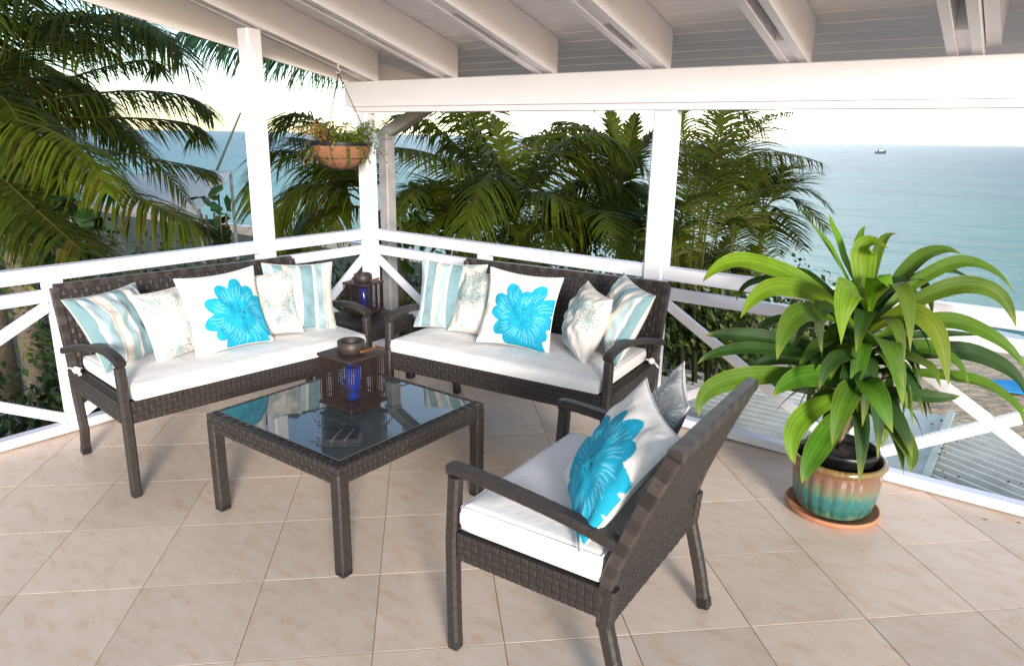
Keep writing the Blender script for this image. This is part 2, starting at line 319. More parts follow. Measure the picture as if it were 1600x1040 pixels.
def blob(mb, c, r, sq=(1,1,.6), seed=0, n=10):
    vs = []; fs = []
    for i in range(n+1):
        for j in range(n*2):
            th, ph = PI*i/n, PI*j/n
            d = Vector((math.sin(th)*math.cos(ph), math.sin(th)*math.sin(ph), math.cos(th)))
            k = r*(1+.35*noise.noise(d*1.7+Vector((seed*5,0,0))))
            vs.append((c[0]+d.x*k*sq[0], c[1]+d.y*k*sq[1], c[2]+d.z*k*sq[2]))
    for i in range(n):
        for j in range(n*2): fs.append((i*n*2+j, (i+1)*n*2+j, (i+1)*n*2+(j+1)%(n*2), i*n*2+(j+1)%(n*2)))
    mb.add(vs, fs)
for k, (px, py, Z, r, lb) in enumerate([(1468,505,26,.55,'low brown rock at the waterline below the white rail, left of the pair'),(1560,517,25,.6,'low brown rock at the waterline at the right of the beach')]):
    c = at(px, py, Z); g = MB(); blob(g, (c.x, c.y, -4.05), r, (1.9,1,.45), k+3); tag(g.build('shore_rock', ROCK, smooth=True), lb, 'rock', 'rocks at the waterline')
# towel on the sand
c = at(1592, 592, 17.2); g = MB(); gx = [i/8 for i in range(9)]; T = Matrix.Rotation(.3, 3, 'Z')
g.v = [tuple(Vector((c.x,c.y,-3.93)) + T@Vector(((u-.3)*1.9, (v-.5)*1.05, .03*math.sin(u*9+v*4)))) for u in gx for v in gx]
g.f = [(i*9+j, (i+1)*9+j, (i+1)*9+j+1, i*9+j+1) for i in range(8) for j in range(8)]
tw = g.build('beach_towel', TOWEL); md = tw.modifiers.new('s', 'SOLIDIFY'); md.thickness = .02
tag(tw, 'bright blue beach towel spread on the sand at the far right', 'towel')
# boat
bpos = at(1376, 240, 420); bt = thing('motor_boat', 'small dark motor boat far out on the water near the horizon', 'boat', (bpos.x, bpos.y, -4.1), .65)
g = MB(); Lb = 6.2
sec = [(-1,.8,.5,1.1),(-.5,1,.4,1.1),(.2,1,.4,1.2),(.7,.6,.5,1.5),(1,.05,.9,1.75)]
vs = []; 
for s_, wd, zb_, zt_ in sec: vs += [(s_*Lb/2, -wd*1.0, zt_), (s_*Lb/2, -wd*.6, -.2), (s_*Lb/2, wd*.6, -.2), (s_*Lb/2, wd*1.0, zt_)]
fs = [(k*4+j, k*4+j+1, k*4+5+j, k*4+4+j) for k in range(4) for j in range(3)] + [(k*4+3, k*4, k*4+4, k*4+7) for k in range(4)] + [(0,1,2,3)]
g.add(vs, fs); g.build('hull', HULL, bt)
g = MB(); g.box((-1.6,-.75,1.15),(1.0,.75,2.3),.12); g.build('cabin', CABIN, bt)
g = MB(); g.box((-2.2,-.9,2.31),(1.1,.9,2.42),.03); g.build('canopy', HULL, bt)

# ------------------------------------------------------------------ terrace floor
fl = MB(); fl.box((-.12,-6.2,-.30),(6.4,.10,-.0045)); floor = struct(fl.build('terrace_floor', GROUT))
GS, GR = .451, .7635; gx0, gy0 = 1.776, -3.478; gc, gs = math.cos(GR), math.sin(GR)
def clip(poly, a, b, c):                 # keep a*x+b*y<=c
    o_ = []
    for i in range(len(poly)):
        p, q = poly[i], poly[(i+1)%len(poly)]; dp, dq = a*p[0]+b*p[1]-c, a*q[0]+b*q[1]-c
        if dp <= 0: o_.append(p)
        if dp*dq < 0: t_ = dp/(dp-dq); o_.append((p[0]+(q[0]-p[0])*t_, p[1]+(q[1]-p[1])*t_))
    return o_
def tile_mesh(poly):
    m_ = MB(); n = len(poly); cx = sum(p[0] for p in poly)/n; cy = sum(p[1] for p in poly)/n; e_ = .0015
    top = []
    for p in poly:
        d = Vector((cx-p[0], cy-p[1])); d.normalize(); top.append((p[0]+d.x*e_, p[1]+d.y*e_, 0.0))
    vs = top + [(p[0], p[1], -.0008) for p in poly] + [(p[0], p[1], -.0043) for p in poly]
    fs = [tuple(range(n))] + [(n+i, n+(i+1)%n, (i+1)%n, i) for i in range(n)] + [(2*n+i, 2*n+(i+1)%n, n+(i+1)%n, n+i) for i in range(n)]
    m_.add(vs, fs); return m_
hg = GS/2 - .0016
full = None
for i in range(-14, 16):
    for j in range(-14, 16):
        cx = gx0 + GS*(gc*(i+.5) - gs*(j+.5)); cy = gy0 + GS*(gs*(i+.5) + gc*(j+.5))
        if cx < -.4 or cx > 6.4 or cy > .4 or cy < -5.6: continue
        d = Vector((cx, cy, 0)) - O
        if d.dot(CF) < .3: continue
        if abs(d.dot(CR)/d.dot(CF)) > .95: continue
        poly = [(cx+gc*a-gs*b_, cy+gs*a+gc*b_) for a, b_ in ((-hg,-hg),(hg,-hg),(hg,hg),(-hg,hg))]
        pc = clip(clip(poly, -1, 0, .10), 0, 1, .08)
        if len(pc) < 3: continue
        inside = all(p[0] > -.10 and p[1] < .08 for p in poly)
        if inside:
            if full is None:
                m_ = tile_mesh([(gc*a-gs*b_, gs*a+gc*b_) for a, b_ in ((-hg,-hg),(hg,-hg),(hg,hg),(-hg,hg))]); full = m_.build('tile', TILE, floor); o = full
            else: o = inst(full, 'tile', floor)
            o.location = (cx, cy, random.uniform(-.0004, .0002)); 
        else: tile_mesh(pc).build('tile', TILE, floor)

# ------------------------------------------------------------------ railings and posts
def xbrace(par, A, B, z0, z1, hor):
    # a pair of crossed flat boards in the bay A..B
    for k, (p, q) in enumerate((((A, z0), (B, z1)), ((A, z1), (B, z0)))):
        off = .0 if k == 0 else -.0; m_ = MB()
        if hor: a, b_ = (p[0], .0, p[1]), (q[0], .0, q[1]); up = (0,1,0)
        else: a, b_ = (.0, p[0], p[1]), (.0, q[0], q[1]); up = (1,0,0)
        a, b_ = Vector(a), Vector(b_)
        if k == 0: m_.beam(a, b_, .055, .040, .003, up); m_.build('brace', WHITE, par)
        else:
            mid = (a+b_)/2; dd = (b_-a).normalized()*.030
            # butt the second board either side of the first
            m_.beam(a, b_, .055, .034, .003, up); m_.build('brace', WHITE, par)
rb = thing('railing', 'white painted timber railing with crossed braces along the seaward back edge', 'railing', group=None)
rl_ = thing('railing', 'white painted timber railing with crossed braces along the left edge', 'railing')
def rail(par, name, x0, x1, zc, ht, dp, hor):
    m_ = MB()
    if hor: m_.box((x0, -dp/2, zc-ht/2), (x1, dp/2, zc+ht/2), .005)
    else: m_.box((-dp/2, x0, zc-ht/2), (dp/2, x1, zc+ht/2), .005)
    return m_.build(name, WHITE, par)
for hor, par in ((True, rb), (False, rl_)):
    if hor: spans = [(.055, 2.447), (2.573, 5.6)]; bal = [1.19, 3.723, 4.88]
    else: spans = [(-.915, -.055), (-6.0, -1.03)]; bal = [-2.335, -3.65, -4.97]
    for a, b_ in spans:
        rail(par, 'top_rail', a, b_, .932, .076, .085, hor); rail(par, 'middle_rail', a, b_, .810, .068, .052, hor); rail(par, 'bottom_rail', a, b_, .036, .052, .075, hor)
    for x in bal:
        m_ = MB()
        if hor: m_.box((x-.03,-.030,.063),(x+.03,.030,.775),.004)
        else: m_.box((-.030,x-.03,.063),(.030,x+.03,.775),.004)
        m_.build('baluster', WHITE, par)
        m_ = MB()
        if hor: m_.box((x-.045,-.035,.845),(x+.045,.035,.893),.002)
        else: m_.box((-.035,x-.045,.845),(.035,x+.045,.893),.002)
        m_.build('spacer_block', WHITE, par)
    bays = [(.06,1.16),(1.22,2.44),(2.58,3.693),(3.753,4.85)] if hor else [(-2.305,-1.03),(-.91,-.06),(-3.62,-2.365),(-4.94,-3.68)]
    for a, b_ in bays:
        if hor or True: xbrace(par, a, b_, .085, .755, hor)
def post(x, y, w_, z1, lb):
    m_ = MB(); h = w_/2; e_ = .013
    prof = [(-h+e_,-h),(h-e_,-h),(h,-h+e_),(h,h-e_),(h-e_,h),(-h+e_,h),(-h,h-e_),(-h,-h+e_)]
    rings = [(-.0,1),(1.0,1),(z1,1)]
    vs = [(x+a, y+b_, z) for z, _ in rings for a, b_ in prof]
    fs = [(k*8+j, k*8+(j+1)%8, k*8+8+(j+1)%8, k*8+8+j) for k in range(2) for j in range(8)] + [tuple(range(16,24))]
    m_.add(vs, fs); return tag(m_.build('post', WHITE), lb, 'post', 'white square posts carrying the veranda roof')
post(0, 0, .11, 1.853, 'white square post in the corner where the two railings meet')
post(0, -.972, .115, 2.335, 'white square post behind the left sofa, leftmost of the three roof posts')
post(2.510, 0, .125, 1.853, 'white square post behind the right end of the back sofa')

# ------------------------------------------------------------------ veranda roof
roof = thing('veranda_roof', 'white painted open timber roof of doubled rafters and boards over the terrace', 'roof')
SL = .267; zr = lambda y, z0: z0 - SL*y
m_ = MB(); m_.box((-.185,-.045,1.898),(5.3,.045,2.078),.004); m_.build('beam', WHITE, roof)
m_ = MB(); m_.box((-.10,-.058,1.858),(5.3,.058,1.895),.003); m_.build('beam_trim', WHITE, roof)
YF = -3.25
ang = math.atan(SL)
def plank(x, wd, y0, y1, zb, ht, name='rafter', mt=None):
    # board following the roof slope: underside height zb at y=0
    m_ = MB(); e_ = .003
    vs = []
    for y in (y0, y1):
        for a, c_ in ((-wd/2+e_,0),(wd/2-e_,0),(wd/2,e_),(wd/2,ht),(-wd/2,ht),(-wd/2,e_)): vs.append((x+a, y, zr(y, zb)+c_))
    fs = [tuple(range(5,-1,-1)), tuple(range(6,12))] + [(j, (j+1)%6, 6+(j+1)%6, 6+j) for j in range(6)]
    m_.add(vs, fs); return m_.build(name, mt or WHITE, roof)
RX = [.045, .835, 1.655, 2.420, 3.180, 3.920, 4.62]
for k, x in enumerate(RX):
    for s_ in (-1, 1): plank(x+s_*.048, .046, YF, .035, 2.081, .218)
    for y in [-.13, -.72-.13*(k%3), -1.9, -3.1]:
        m_ = MB(); z0 = zr(y, 2.089); ln = .26
        m_.add([(x+a, yy_, zr(yy_, 2.089)+c_) for yy_ in (y-ln/2, y+ln/2) for a, c_ in ((-.0245,0),(.0245,0),(.0245,.19),(-.0245,.19))],
               [(3,2,1,0),(4,5,6,7),(0,1,5,4),(1,2,6,5),(2,3,7,6),(3,0,4,7)]); m_.build('spacer_block', WHITE, roof)
# short block that steps down beside the sixth rafter
m_ = MB(); m_.add([(4.0+a, y, zr(y, 2.11)+c_) for y in (-1.2, -.02) for a, c_ in ((-.003,0),(.05,0),(.05,.18),(-.003,.18))],
               [(3,2,1,0),(4,5,6,7),(0,1,5,4),(1,2,6,5),(2,3,7,6),(3,0,4,7)]); m_.build('rafter_side_block', WHITE, roof)
# ceiling boards running across the rafters
BW = .128; proto = None
xb_ = lambda y: -.15 + (y-.1)*(.78/1.74)
y = .72
while y > YF-.02:
    x0 = max(-1.9, xb_(min(y, .1))) + .01 if y > -9 else 0; x1 = 4.86
    if proto is None:
        m_ = MB(); m_.add([(xx_, a, c_) for xx_ in (0, 1) for a, c_ in ((-BW/2+.0015,.008),(-BW/2+.009,0),(BW/2-.009,0),(BW/2-.0015,.008),(BW/2-.0015,.018),(-BW/2+.0015,.018))],
                          [tuple(range(5,-1,-1)), tuple(range(6,12))] + [(j, (j+1)%6, 6+(j+1)%6, 6+j) for j in range(6)])
        proto = m_.build('ceiling_board', WHITE2, roof); o = proto
    else: o = inst(proto, 'ceiling_board', roof)
    yc = y - BW/2*math.cos(ang)
    o.location = (x0, yc, zr(yc, 2.302) + random.uniform(-.001,.001)); o.rotation_euler = (-ang, 0, 0); o.scale = (x1-x0, 1, 1)
    y -= BW*math.cos(ang)
m_ = MB(); q = [(xb_(.1)-.01,.74),(4.87,.74),(4.87,YF-.03),(xb_(YF)-.01,YF-.03),(xb_(.1)-.01,.1)]
zt = lambda p, z0: (p[0], p[1], zr(p[1], z0))
m_.add([zt(p, 2.330) for p in q]+[zt(p, 2.36) for p in q], [(4,3,2,1,0),(5,6,7,8,9)]+[(i,(i+1)%5,5+(i+1)%5,5+i) for i in range(5)]); m_.build('roof_sheet', ZINC, roof)
# barge board along the left verge, and eave boards
def slab(pts, th, name, mt):
    m_ = MB(); n = len(pts); a, b_, c_ = [Vector(p) for p in pts[:3]]; nn = (b_-a).cross(c_-a).normalized()*th
    m_.add([Vector(p) for p in pts]+[Vector(p)+nn for p in pts], [tuple(range(n-1,-1,-1)), tuple(range(n,2*n))]+[(i,(i+1)%n,n+(i+1)%n,n+i) for i in range(n)]); return m_.build(name, mt, roof)
pa = (xb_(.74)+.0, .74); pb = (xb_(YF), YF)
slab([(pa[0],pa[1],zr(pa[1],2.075)),(pb[0],pb[1],zr(pb[1],2.075)),(pb[0],pb[1],zr(pb[1],2.328)),(pa[0],pa[1],zr(pa[1],2.328))], .028, 'barge_board', WHITE)
m_ = MB(); m_.box((-.45,.745,zr(.74,2.20)),(4.9,.772,zr(.74,2.36)),.003); m_.build('eave_board', WHITE, roof)
m_ = MB(); m_.box((4.872,YF,0),(4.875,YF+.01,.01)); 
# hook
m_ = MB(); hk = Vector((.105,-.34,2.172)); m_.tube([hk, hk+Vector((0,0,-.03)), hk+Vector((.014,.01,-.045)), hk+Vector((0,0,-.062)), hk+Vector((-.014,-.01,-.05))], .005, 8); m_.build('hook', WHITE, roof, True)

# rainwater pipe outside the corner
dp_ = thing('downpipe', 'greyish white square downpipe with a sloping elbow outside the corner post', 'pipe', (-.16,.36,0))
m_ = MB(); m_.box((-.05,-.05,-2.5),(.05,.05,1.655),.008); m_.build('pipe', WEATHER, dp_)
m_ = MB(); m_.beam((.0,0,1.705),(.50,0,1.92),.09,.09,.006,(0,1,0)); m_.build('elbow', WEATHER, dp_)
m_ = MB(); m_.box((-.058,-.058,1.657),(.058,.058,1.735),.006); m_.build('collar', WEATHER, dp_)

# ------------------------------------------------------------------ lower iron roof beyond the railing
lr = thing('lower_roof', 'pale corrugated iron roof below the terrace edge, striped with shadow', 'roof')
def corrug(org, ud, vd, Lu, Lv, pitch, amp, name, mt):
    # ribs run along ud
    ud = Vector(ud).normalized(); vd = Vector(vd).normalized(); up = ud.cross(vd).normalized()
    if up.z < 0: up = -up
    m_ = MB(); nv = int(Lv/pitch*8); nu = 2; vs = []
    for i in range(nu+1):
        for j in range(nv+1):
            v_ = Lv*j/nv; ph = (v_/pitch) % 1
            h = amp*max(-1, min(1.0, 2.2*math.sin(2*PI*ph)-.7))
            vs.append(Vector(org)+ud*Lu*i/nu+vd*v_+up*h)
    fs = [(i*(nv+1)+j, (i+1)*(nv+1)+j, (i+1)*(nv+1)+j+1, i*(nv+1)+j+1) for i in range(nu) for j in range(nv)]
    m_.add(vs, fs); o_ = m_.build(name, mt, lr); md = o_.modifiers.new('s', 'SOLIDIFY'); md.thickness = .004; return o_
# left slope: ribs along x, falls gently away from the house
corrug((.9,.16,-.33), (1,.03,0), (-.02,1,-.04), 2.45, 1.55, .115, .040, 'roof_sheet', ZINC)
corrug((.9,1.68,-.405), (1,.03,0), (-.02,1,-.04), 2.2, .55, .115, .040, 'roof_sheet', ZINC)
a = math.radians(-27)
m_ = MB(); m_.box((3.37,.14,-.372),(3.99,2.32,-.352),.004)
m_.build('flat_sheet', SHEET, lr)
m_ = MB(); m_.box((3.64,.16,-.350),(3.675,2.3,-.325),.006); m_.build('sheet_seam', SHEET, lr)
m_ = MB(); m_.box((3.975,.14,-.351),(4.03,2.38,-.315),.008); m_.build('flashing', SHEET, lr)
def corrug_clip(x0, x1, y0, y1, z, a_, pitch, amp):
    # ribs at an angle, every line of the profile cut to the rectangle
    u = (math.cos(a_), math.sin(a_)); n = (-u[1], u[0]); m_ = MB(); prev = None
    ss = [n[0]*x+n[1]*y for x in (x0, x1) for y in (y0, y1)]; s0, s1 = min(ss)+.003, max(ss)-.003; N_ = int((s1-s0)/pitch*10)
    for k in range(N_+1):
        q = s0+(s1-s0)*k/N_; px, py = n[0]*q, n[1]*q; lo, hi = -1e9, 1e9
        for p, d, a, b_ in ((px, u[0], x0, x1), (py, u[1], y0, y1)):
            t0, t1 = sorted(((a-p)/d, (b_-p)/d)); lo, hi = max(lo, t0), min(hi, t1)
        if hi <= lo: prev = None; continue
        h = amp*max(-1, min(1, 2.2*math.sin(2*PI*q/pitch)-.7))
        pts = [(px+u[0]*t_, py+u[1]*t_, z-.03*(py+u[1]*t_-y0)+h) for t_ in (lo, hi)]
        if prev: m_.add(prev+pts, [(0,1,3,2)])
        prev = pts
    m_.build('roof_sheet', ZINC, lr)
corrug_clip(4.03, 5.6, .14, 2.35, -.36, a, .115, .040)
m_ = MB(); m_.box((.9,2.24,-1.2),(5.6,2.30,-.50),.0); m_.build('wall_plate', WEATHER, lr)
m_ = MB(); m_.box((1.0,.13,-2.6),(1.12,2.2,-.5)); m_.build('side_wall', WEATHER, lr)
# fallen leaves and debris on the iron roof and along the terrace edge
deb = MB()
for _ in range(80):
    x = random.uniform(3.3, 5.0); y_ = random.choice([random.uniform(.15,.5), random.uniform(.15,2.2)])
    if random.random() < .5: x = 4.05 + random.gauss(0, .05)
    s_ = random.uniform(.006,.016); z = -.322 if x > 3.98 else -.345
    deb.add([(x-s_,y_,z),(x,y_-s_*.6,z+.006),(x+s_,y_,z+.002),(x,y_+s_*.6,z+.012)], [(0,1,2),(0,2,3)])
stuff(tag(deb.build('leaf_litter', mat('dead_leaf', (.06,.03,.02), .9)), 'scattered dark dead leaves lying on the iron roof', 'leaf litter'))
dl = mat('dry_leaf', (.10,.07,.035), .8)
for (px, py, lb) in ((1540,812,'curled dry leaf on the tiles by the railing, nearer the plant'),(1592,817,'small dark seed pod on the tiles at the right edge')):
    d = CF + CR*((px-800)/FPX) - CU*((py-520)/FPX); t_ = -O.z/d.z; p = O+d*t_; g = MB()
    g.add([p+Vector(v) for v in ((-.014,0,.001),(-.004,-.005,.004),(.012,.001,.002),(-.002,.005,.006))], [(0,1,2),(0,2,3)]); tag(g.build('dry_leaf', dl), lb, 'leaf')

# ------------------------------------------------------------------ wicker
def weave(mb, P, nu, nv, amp, flip=False, big=.0):
    # over-and-under strands: one domed patch per crossing
    def nrm_(u, v):
        a = P(u+1e-3, v)-P(u-1e-3, v); b_ = P(u, v+1e-3)-P(u, v-1e-3); n = a.cross(b_).normalized(); return -n if flip else n
    for i in range(nu):
        for j in range(nv):
            u0, u1, v0, v1 = i/nu, (i+1)/nu, j/nv, (j+1)/nv; gu, gv = .05/nu, .05/nv
            hor = (i+j) % 2 == 0
            iu, iv = (.14/nu, .34/nv) if hor else (.34/nu, .14/nv)
            n = nrm_((u0+u1)/2, (v0+v1)/2); am = amp*(1 if hor else .55)*random.uniform(.8,1.15)
            o_ = [P(u0+gu,v0+gv), P(u1-gu,v0+gv), P(u1-gu,v1-gv), P(u0+gu,v1-gv)]
            q_ = [P(u0+iu,v0+iv)+n*am, P(u1-iu,v0+iv)+n*am, P(u1-iu,v1-iv)+n*am, P(u0+iu,v1-iv)+n*am]
            mb.add(o_+q_, [(4,5,6,7),(0,1,5,4),(1,2,6,5),(2,3,7,6),(3,0,4,7)])
def plane(a, b_, c_, d):                 # bilinear
    a, b_, c_, d = [Vector(x) for x in (a, b_, c_, d)]
    return lambda u, v: a*(1-u)*(1-v) + b_*u*(1-v) + c_*u*v + d*(1-u)*v
def wrapcol(n): return [(random.uniform(.6,1.5),)*3 for _ in range(n)]
def wrapped(mb, pts, wd, ht, up, pitch=.036):
    # frame member bound with cane: alternating bands with visible overlap
    P = resample(pts, pitch); n = len(P); up = Vector(up)
    for k in range(n-1):
        # one binding strand: a short collar, a little wider in the middle
        t = (P[k+1]-P[k]).normalized(); sd_ = t.cross(up).normalized(); u = sd_.cross(t); vs = []; fs = []
        sh = (1.6 if k % 2 else .95)*random.uniform(.8,1.2); c_ = (.036*sh,.028*sh,.025*sh)
        for f_, gg in ((-.01,.985),(.10,1.0),(.90,1.0),(1.01,.985)):
            p = P[k].lerp(P[k+1], f_); a, b_ = wd/2*gg, ht/2*gg; e_ = .24*min(a, b_)
            vs += [p+sd_*x+u*y_ for x, y_ in [(-a+e_,-b_),(a-e_,-b_),(a,-b_+e_),(a,b_-e_),(a-e_,b_),(-a+e_,b_),(-a,b_-e_),(-a,-b_+e_)]]
        for q in range(3):
            for j in range(8): fs.append((q*8+j, q*8+(j+1)%8, q*8+8+(j+1)%8, q*8+8+j))
        fs += [tuple(range(7,-1,-1)), tuple(range(24,32))]
        mb.add(vs, fs, c_)
def seat(name, label, cat, loc, rz, W, D, arm, zrt, zrb, hb, yb, ybf, sofa):
    t = thing(name, label, cat, loc, rz)
    lw = .048
    for x in (0, W):
        xi = x + (.0 if x == 0 else 0)
        m_ = MB(); m_.sweep([(x,.0,.012),(x,-.006,.22),(x,-.008,.42),(x,.004,arm[0][1]-.022)], lw*.93, lw*.93, (0,1,0), .02, .03, rnd=.2); m_.build('leg', CANE, t)
        m_ = MB(); m_.box((x-.021,-.021,0),(x+.021,.021,.045),.006); m_.build('foot_cap', BLACKP, t)
        # rear leg: splayed backwards
        m_ = MB(); m_.sweep([(x,ybf,.012),(x,ybf-.03,.15),(x,D+.0,zrb-.03),(x,D+.01,zrt)], lw*.9, lw*.9, (0,1,0), .02, .03, rnd=.2); m_.build('leg', CANE, t)
        m_ = MB(); m_.beam((x,ybf+.002,0),(x,ybf-.007,.045),.046,.046,.006,(0,1,0)); m_.build('foot_cap', BLACKP, t)
        # armrest
        pts = [(x, a, z) for a, z in arm]; P = [Vector(p) for p in pts]
        sm = []
        for k in range(len(P)-1):
            p0, p1, p2, p3 = P[max(k-1,0)], P[k], P[k+1], P[min(k+2,len(P)-1)]
            for s_ in [i/6 for i in range(6)]:
                sm.append(.5*((2*p1)+(p2-p0)*s_+(2*p0-5*p1+4*p2-p3)*s_*s_+(3*p1-p0-3*p2+p3)*s_**3))
        sm.append(P[-1]); m_ = MB(); m_.sweep(sm, .050, .036, (0,0,1), .02, .03, rnd=.2); m_.build('armrest', CANE, t)
        # side rail
        sg = 1 if x else -1
        m_ = MB(); xo = x+sg*.018; xi_ = x-sg*.018
        m_.box((min(xo,xi_),.02,zrb),(max(xo,xi_),D,zrt-.002),.004)
        m_.build('side_rail_core', CANE_IN, t)
        m_ = MB(); Q = plane((x+sg*.0195,.022,zrb),(x+sg*.0195,D-.01,zrb),(x+sg*.0195,D-.01,zrt),(x+sg*.0195,.022,zrt))
        weave(m_, Q, max(3,int(D/.028)), 4, .0026, flip=(sg < 0)); m_.build('side_rail', CANE, t)
    m_ = MB(); m_.box((.022,-.016,zrb),(W-.022,.016,zrt-.002),.004); m_.build('front_rail_core', CANE_IN, t)
    m_ = MB(); weave(m_, plane((.022,-.0175,zrb),(W-.022,-.0175,zrb),(W-.022,-.0175,zrt),(.022,-.0175,zrt)), int(W/.028), 4, .0026)
    m_.build('front_rail', CANE, t)
    m_ = MB(); m_.box((.0185,.0165,zrt-.04),(W-.0185,D-.02,zrt-.004),.002); m_.build('seat_deck', CANE, t)
    # back rest
    z0 = zrb-.03; y0 = D-.035
    prof = [(y0+.03, z0), (y0+.035, zrt+.02), (y0+.035+(yb-y0-.035)*.45, zrt+(hb-zrt)*.52), (yb, hb)]
    def curve(v):
        k = min(2, int(v*3)); s_ = v*3-k; p0, p1, p2, p3 = [Vector((0,)+prof[max(0,min(3,i))]) for i in (k-1,k,k+1,k+2)]
        return .5*((2*p1)+(p2-p0)*s_+(2*p0-5*p1+4*p2-p3)*s_*s_+(3*p1-p0-3*p2+p3)*s_**3)
    th = .032
    def side(off):
        def P_(u, v):
            c_ = curve(v); d = (curve(min(1,v+.02))-curve(max(0,v-.02))).normalized(); n = Vector((0,-d.z,d.y))
            return Vector((u*W,0,0)) + c_ - n*off
        return P_
    F_, B_ = side(-th/2), side(th/2)     # B_ is the rear face
    cs = .046
    nv = int((hb-z0)/(.021 if not sofa else .027)); nu = int(W/(.027 if not sofa else .027))
    m_ = MB(); weave(m_, lambda u, v: F_(u, v), nu, nv, .0035); m_.build('back_panel_front', CANE, t)
    m_ = MB(); weave(m_, lambda u, v: B_(u, v), nu, nv, .0035, flip=True); m_.build('back_panel_rear', CANE, t)
    core = MB(); n = 14; Fi, Bi = side(-th/2+.001), side(th/2-.001); vs = []
    for i in range(n+1): vs += [Fi(0,i/n), Fi(1,i/n), Bi(1,i/n), Bi(0,i/n)]
    core.add(vs, [(k*4+j, k*4+(j+1)%4, k*4+4+(j+1)%4, k*4+4+j) for k in range(n) for j in range(4)]+[(3,2,1,0),(n*4,n*4+1,n*4+2,n*4+3)]); core.build('back_core', CANE_IN, t)
    md_ = side(0); bw = .042
    for u_ in (0, 1):
        m_ = MB(); wrapped(m_, [md_(u_, i/16) for i in range(17)], bw, .040, (1,0,0)); m_.build('back_frame', CANE_WRAP, t)
    m_ = MB(); wrapped(m_, [md_(i/16, 1) for i in range(17)], bw, .040, (0,0,1)); m_.build('back_frame', CANE_WRAP, t)
    return t
def frame_pt(loc, rz, X, Y, Z): 
    return Vector(loc) + Vector((X*math.cos(rz)-Y*math.sin(rz), X*math.sin(rz)+Y*math.cos(rz), Z))
# sofa L
thL = PI-.099; LOCL = (1.061,-2.50,0); RZL = thL-PI/2
thB = PI/2+.108; LOCB = (1.383,-1.127,0); RZB = thB-PI/2
thC = .056; WC = .709; oc = Vector((2.957,-2.349,0)) + Vector((-math.sin(thC), math.cos(thC), 0))*WC
RZC = thC-PI/2; LOCC = tuple(oc)
armS = [(-.018,.668),(.04,.688),(.2,.694),(.48,.648),(.79,.562)]
WS = 1.376
sL = seat('wicker_sofa', 'dark brown wicker sofa with five cushions against the left railing', 'sofa', LOCL, RZL, WS, .70, armS, .480, .372, .895, .815, .69, True)
sB = seat('wicker_sofa', 'dark brown wicker sofa with five cushions in front of the sea view railing', 'sofa', LOCB, RZB, WS, .70, armS, .480, .372, .895, .815, .69, True)
armC = [(-.018,.672),(.02,.676),(.15,.668),(.40,.640),(.585,.604)]
sC = seat('wicker_armchair', 'dark brown wicker armchair seen from behind its side, in the foreground', 'armchair', LOCC, RZC, WC, .555, armC, .462, .362, .91, .717, .635, False)
# seat cushions
def cushion(loc, rz, x0, x1, y0, y1, z0, th, label, cat='seat cushion', crown=.012):
    nu, nv = 40, 20; m_ = MB(); vs = []; fs = []
    def top(u, v):
        x = x0+(x1-x0)*u; y_ = y0+(y1-y0)*v
        ex = min(u, 1-u)*(x1-x0); ey = min(v, 1-v)*(y1-y0); e_ = min(ex, ey)
        r = .022; s_ = 1 if e_ > r else math.sqrt(max(0, 1-((r-e_)/r)**2))
        nn = noise.noise(Vector((x*4, y_*4, z0*9+x0)))*.004
        return x, y_, s_, nn, crown*min(1, e_/.12)
    # border insets so the rounded edge is resolved
    def grid(n, Ln): a = [0,.004,.010,.017,.026]; a = [q_/Ln for q_ in a]; mid = [a[-1]+(1-2*a[-1])*i/n for i in range(1, n)]; return a+mid+[1-q_ for q_ in reversed(a)]
    U, V = grid(nu, x1-x0), grid(nv, y1-y0); lu, lv = len(U), len(V)
    for sgn in (1, -1):
        for u in U:
            for v in V:
                x, y_, s_, nn, cr_ = top(u, v)
                zc = z0+th/2; z = zc + sgn*(th/2-.004)*(.35+.65*s_) + (sgn*nn + (cr_ if sgn > 0 else 0)*s_)
                vs.append((x, y_, z))
    k0 = lu*lv
    for i in range(lu-1):
        for j in range(lv-1):
            fs.append((i*lv+j, (i+1)*lv+j, (i+1)*lv+j+1, i*lv+j+1)); fs.append((k0+i*lv+j, k0+i*lv+j+1, k0+(i+1)*lv+j+1, k0+(i+1)*lv+j))
    for i in range(lu-1): fs.append((i*lv, k0+i*lv, k0+(i+1)*lv, (i+1)*lv)); fs.append((i*lv+lv-1, (i+1)*lv+lv-1, k0+(i+1)*lv+lv-1, k0+i*lv+lv-1))
    for j in range(lv-1): fs.append((j, j+1, k0+j+1, k0+j)); b0 = (lu-1)*lv; fs.append((b0+j, k0+b0+j, k0+b0+j+1, b0+j+1))
    m_.add(vs, fs)
    t = thing('seat_cushion', label, cat, loc, rz); m_.build('cover', CUSH, t, True)
    for zz in (z0+.012, z0+th-.010):
        pp = MB(); q_ = .0045; pp.tube(resample([(x0+q_,y0+q_,zz),(x1-q_,y0+q_,zz),(x1-q_,y1-q_,zz),(x0+q_,y1-q_,zz),(x0+q_,y0+q_,zz)], .05), .0042, 6, cap=False); pp.build('piping', CUSH, t, True)
    return t
cushion(LOCL, RZL, .035, WS-.035, -.035, .64, .478, .082, 'long white seat cushion on the sofa by the left railing')
cushion(LOCB, RZB, .035, WS-.035, -.035, .64, .478, .082, 'long white seat cushion on the sofa by the sea view railing')
cushion(LOCC, RZC, -.012, WC+.012, .028, .535, .4635, .098, 'square white seat cushion on the foreground armchair', crown=.016)
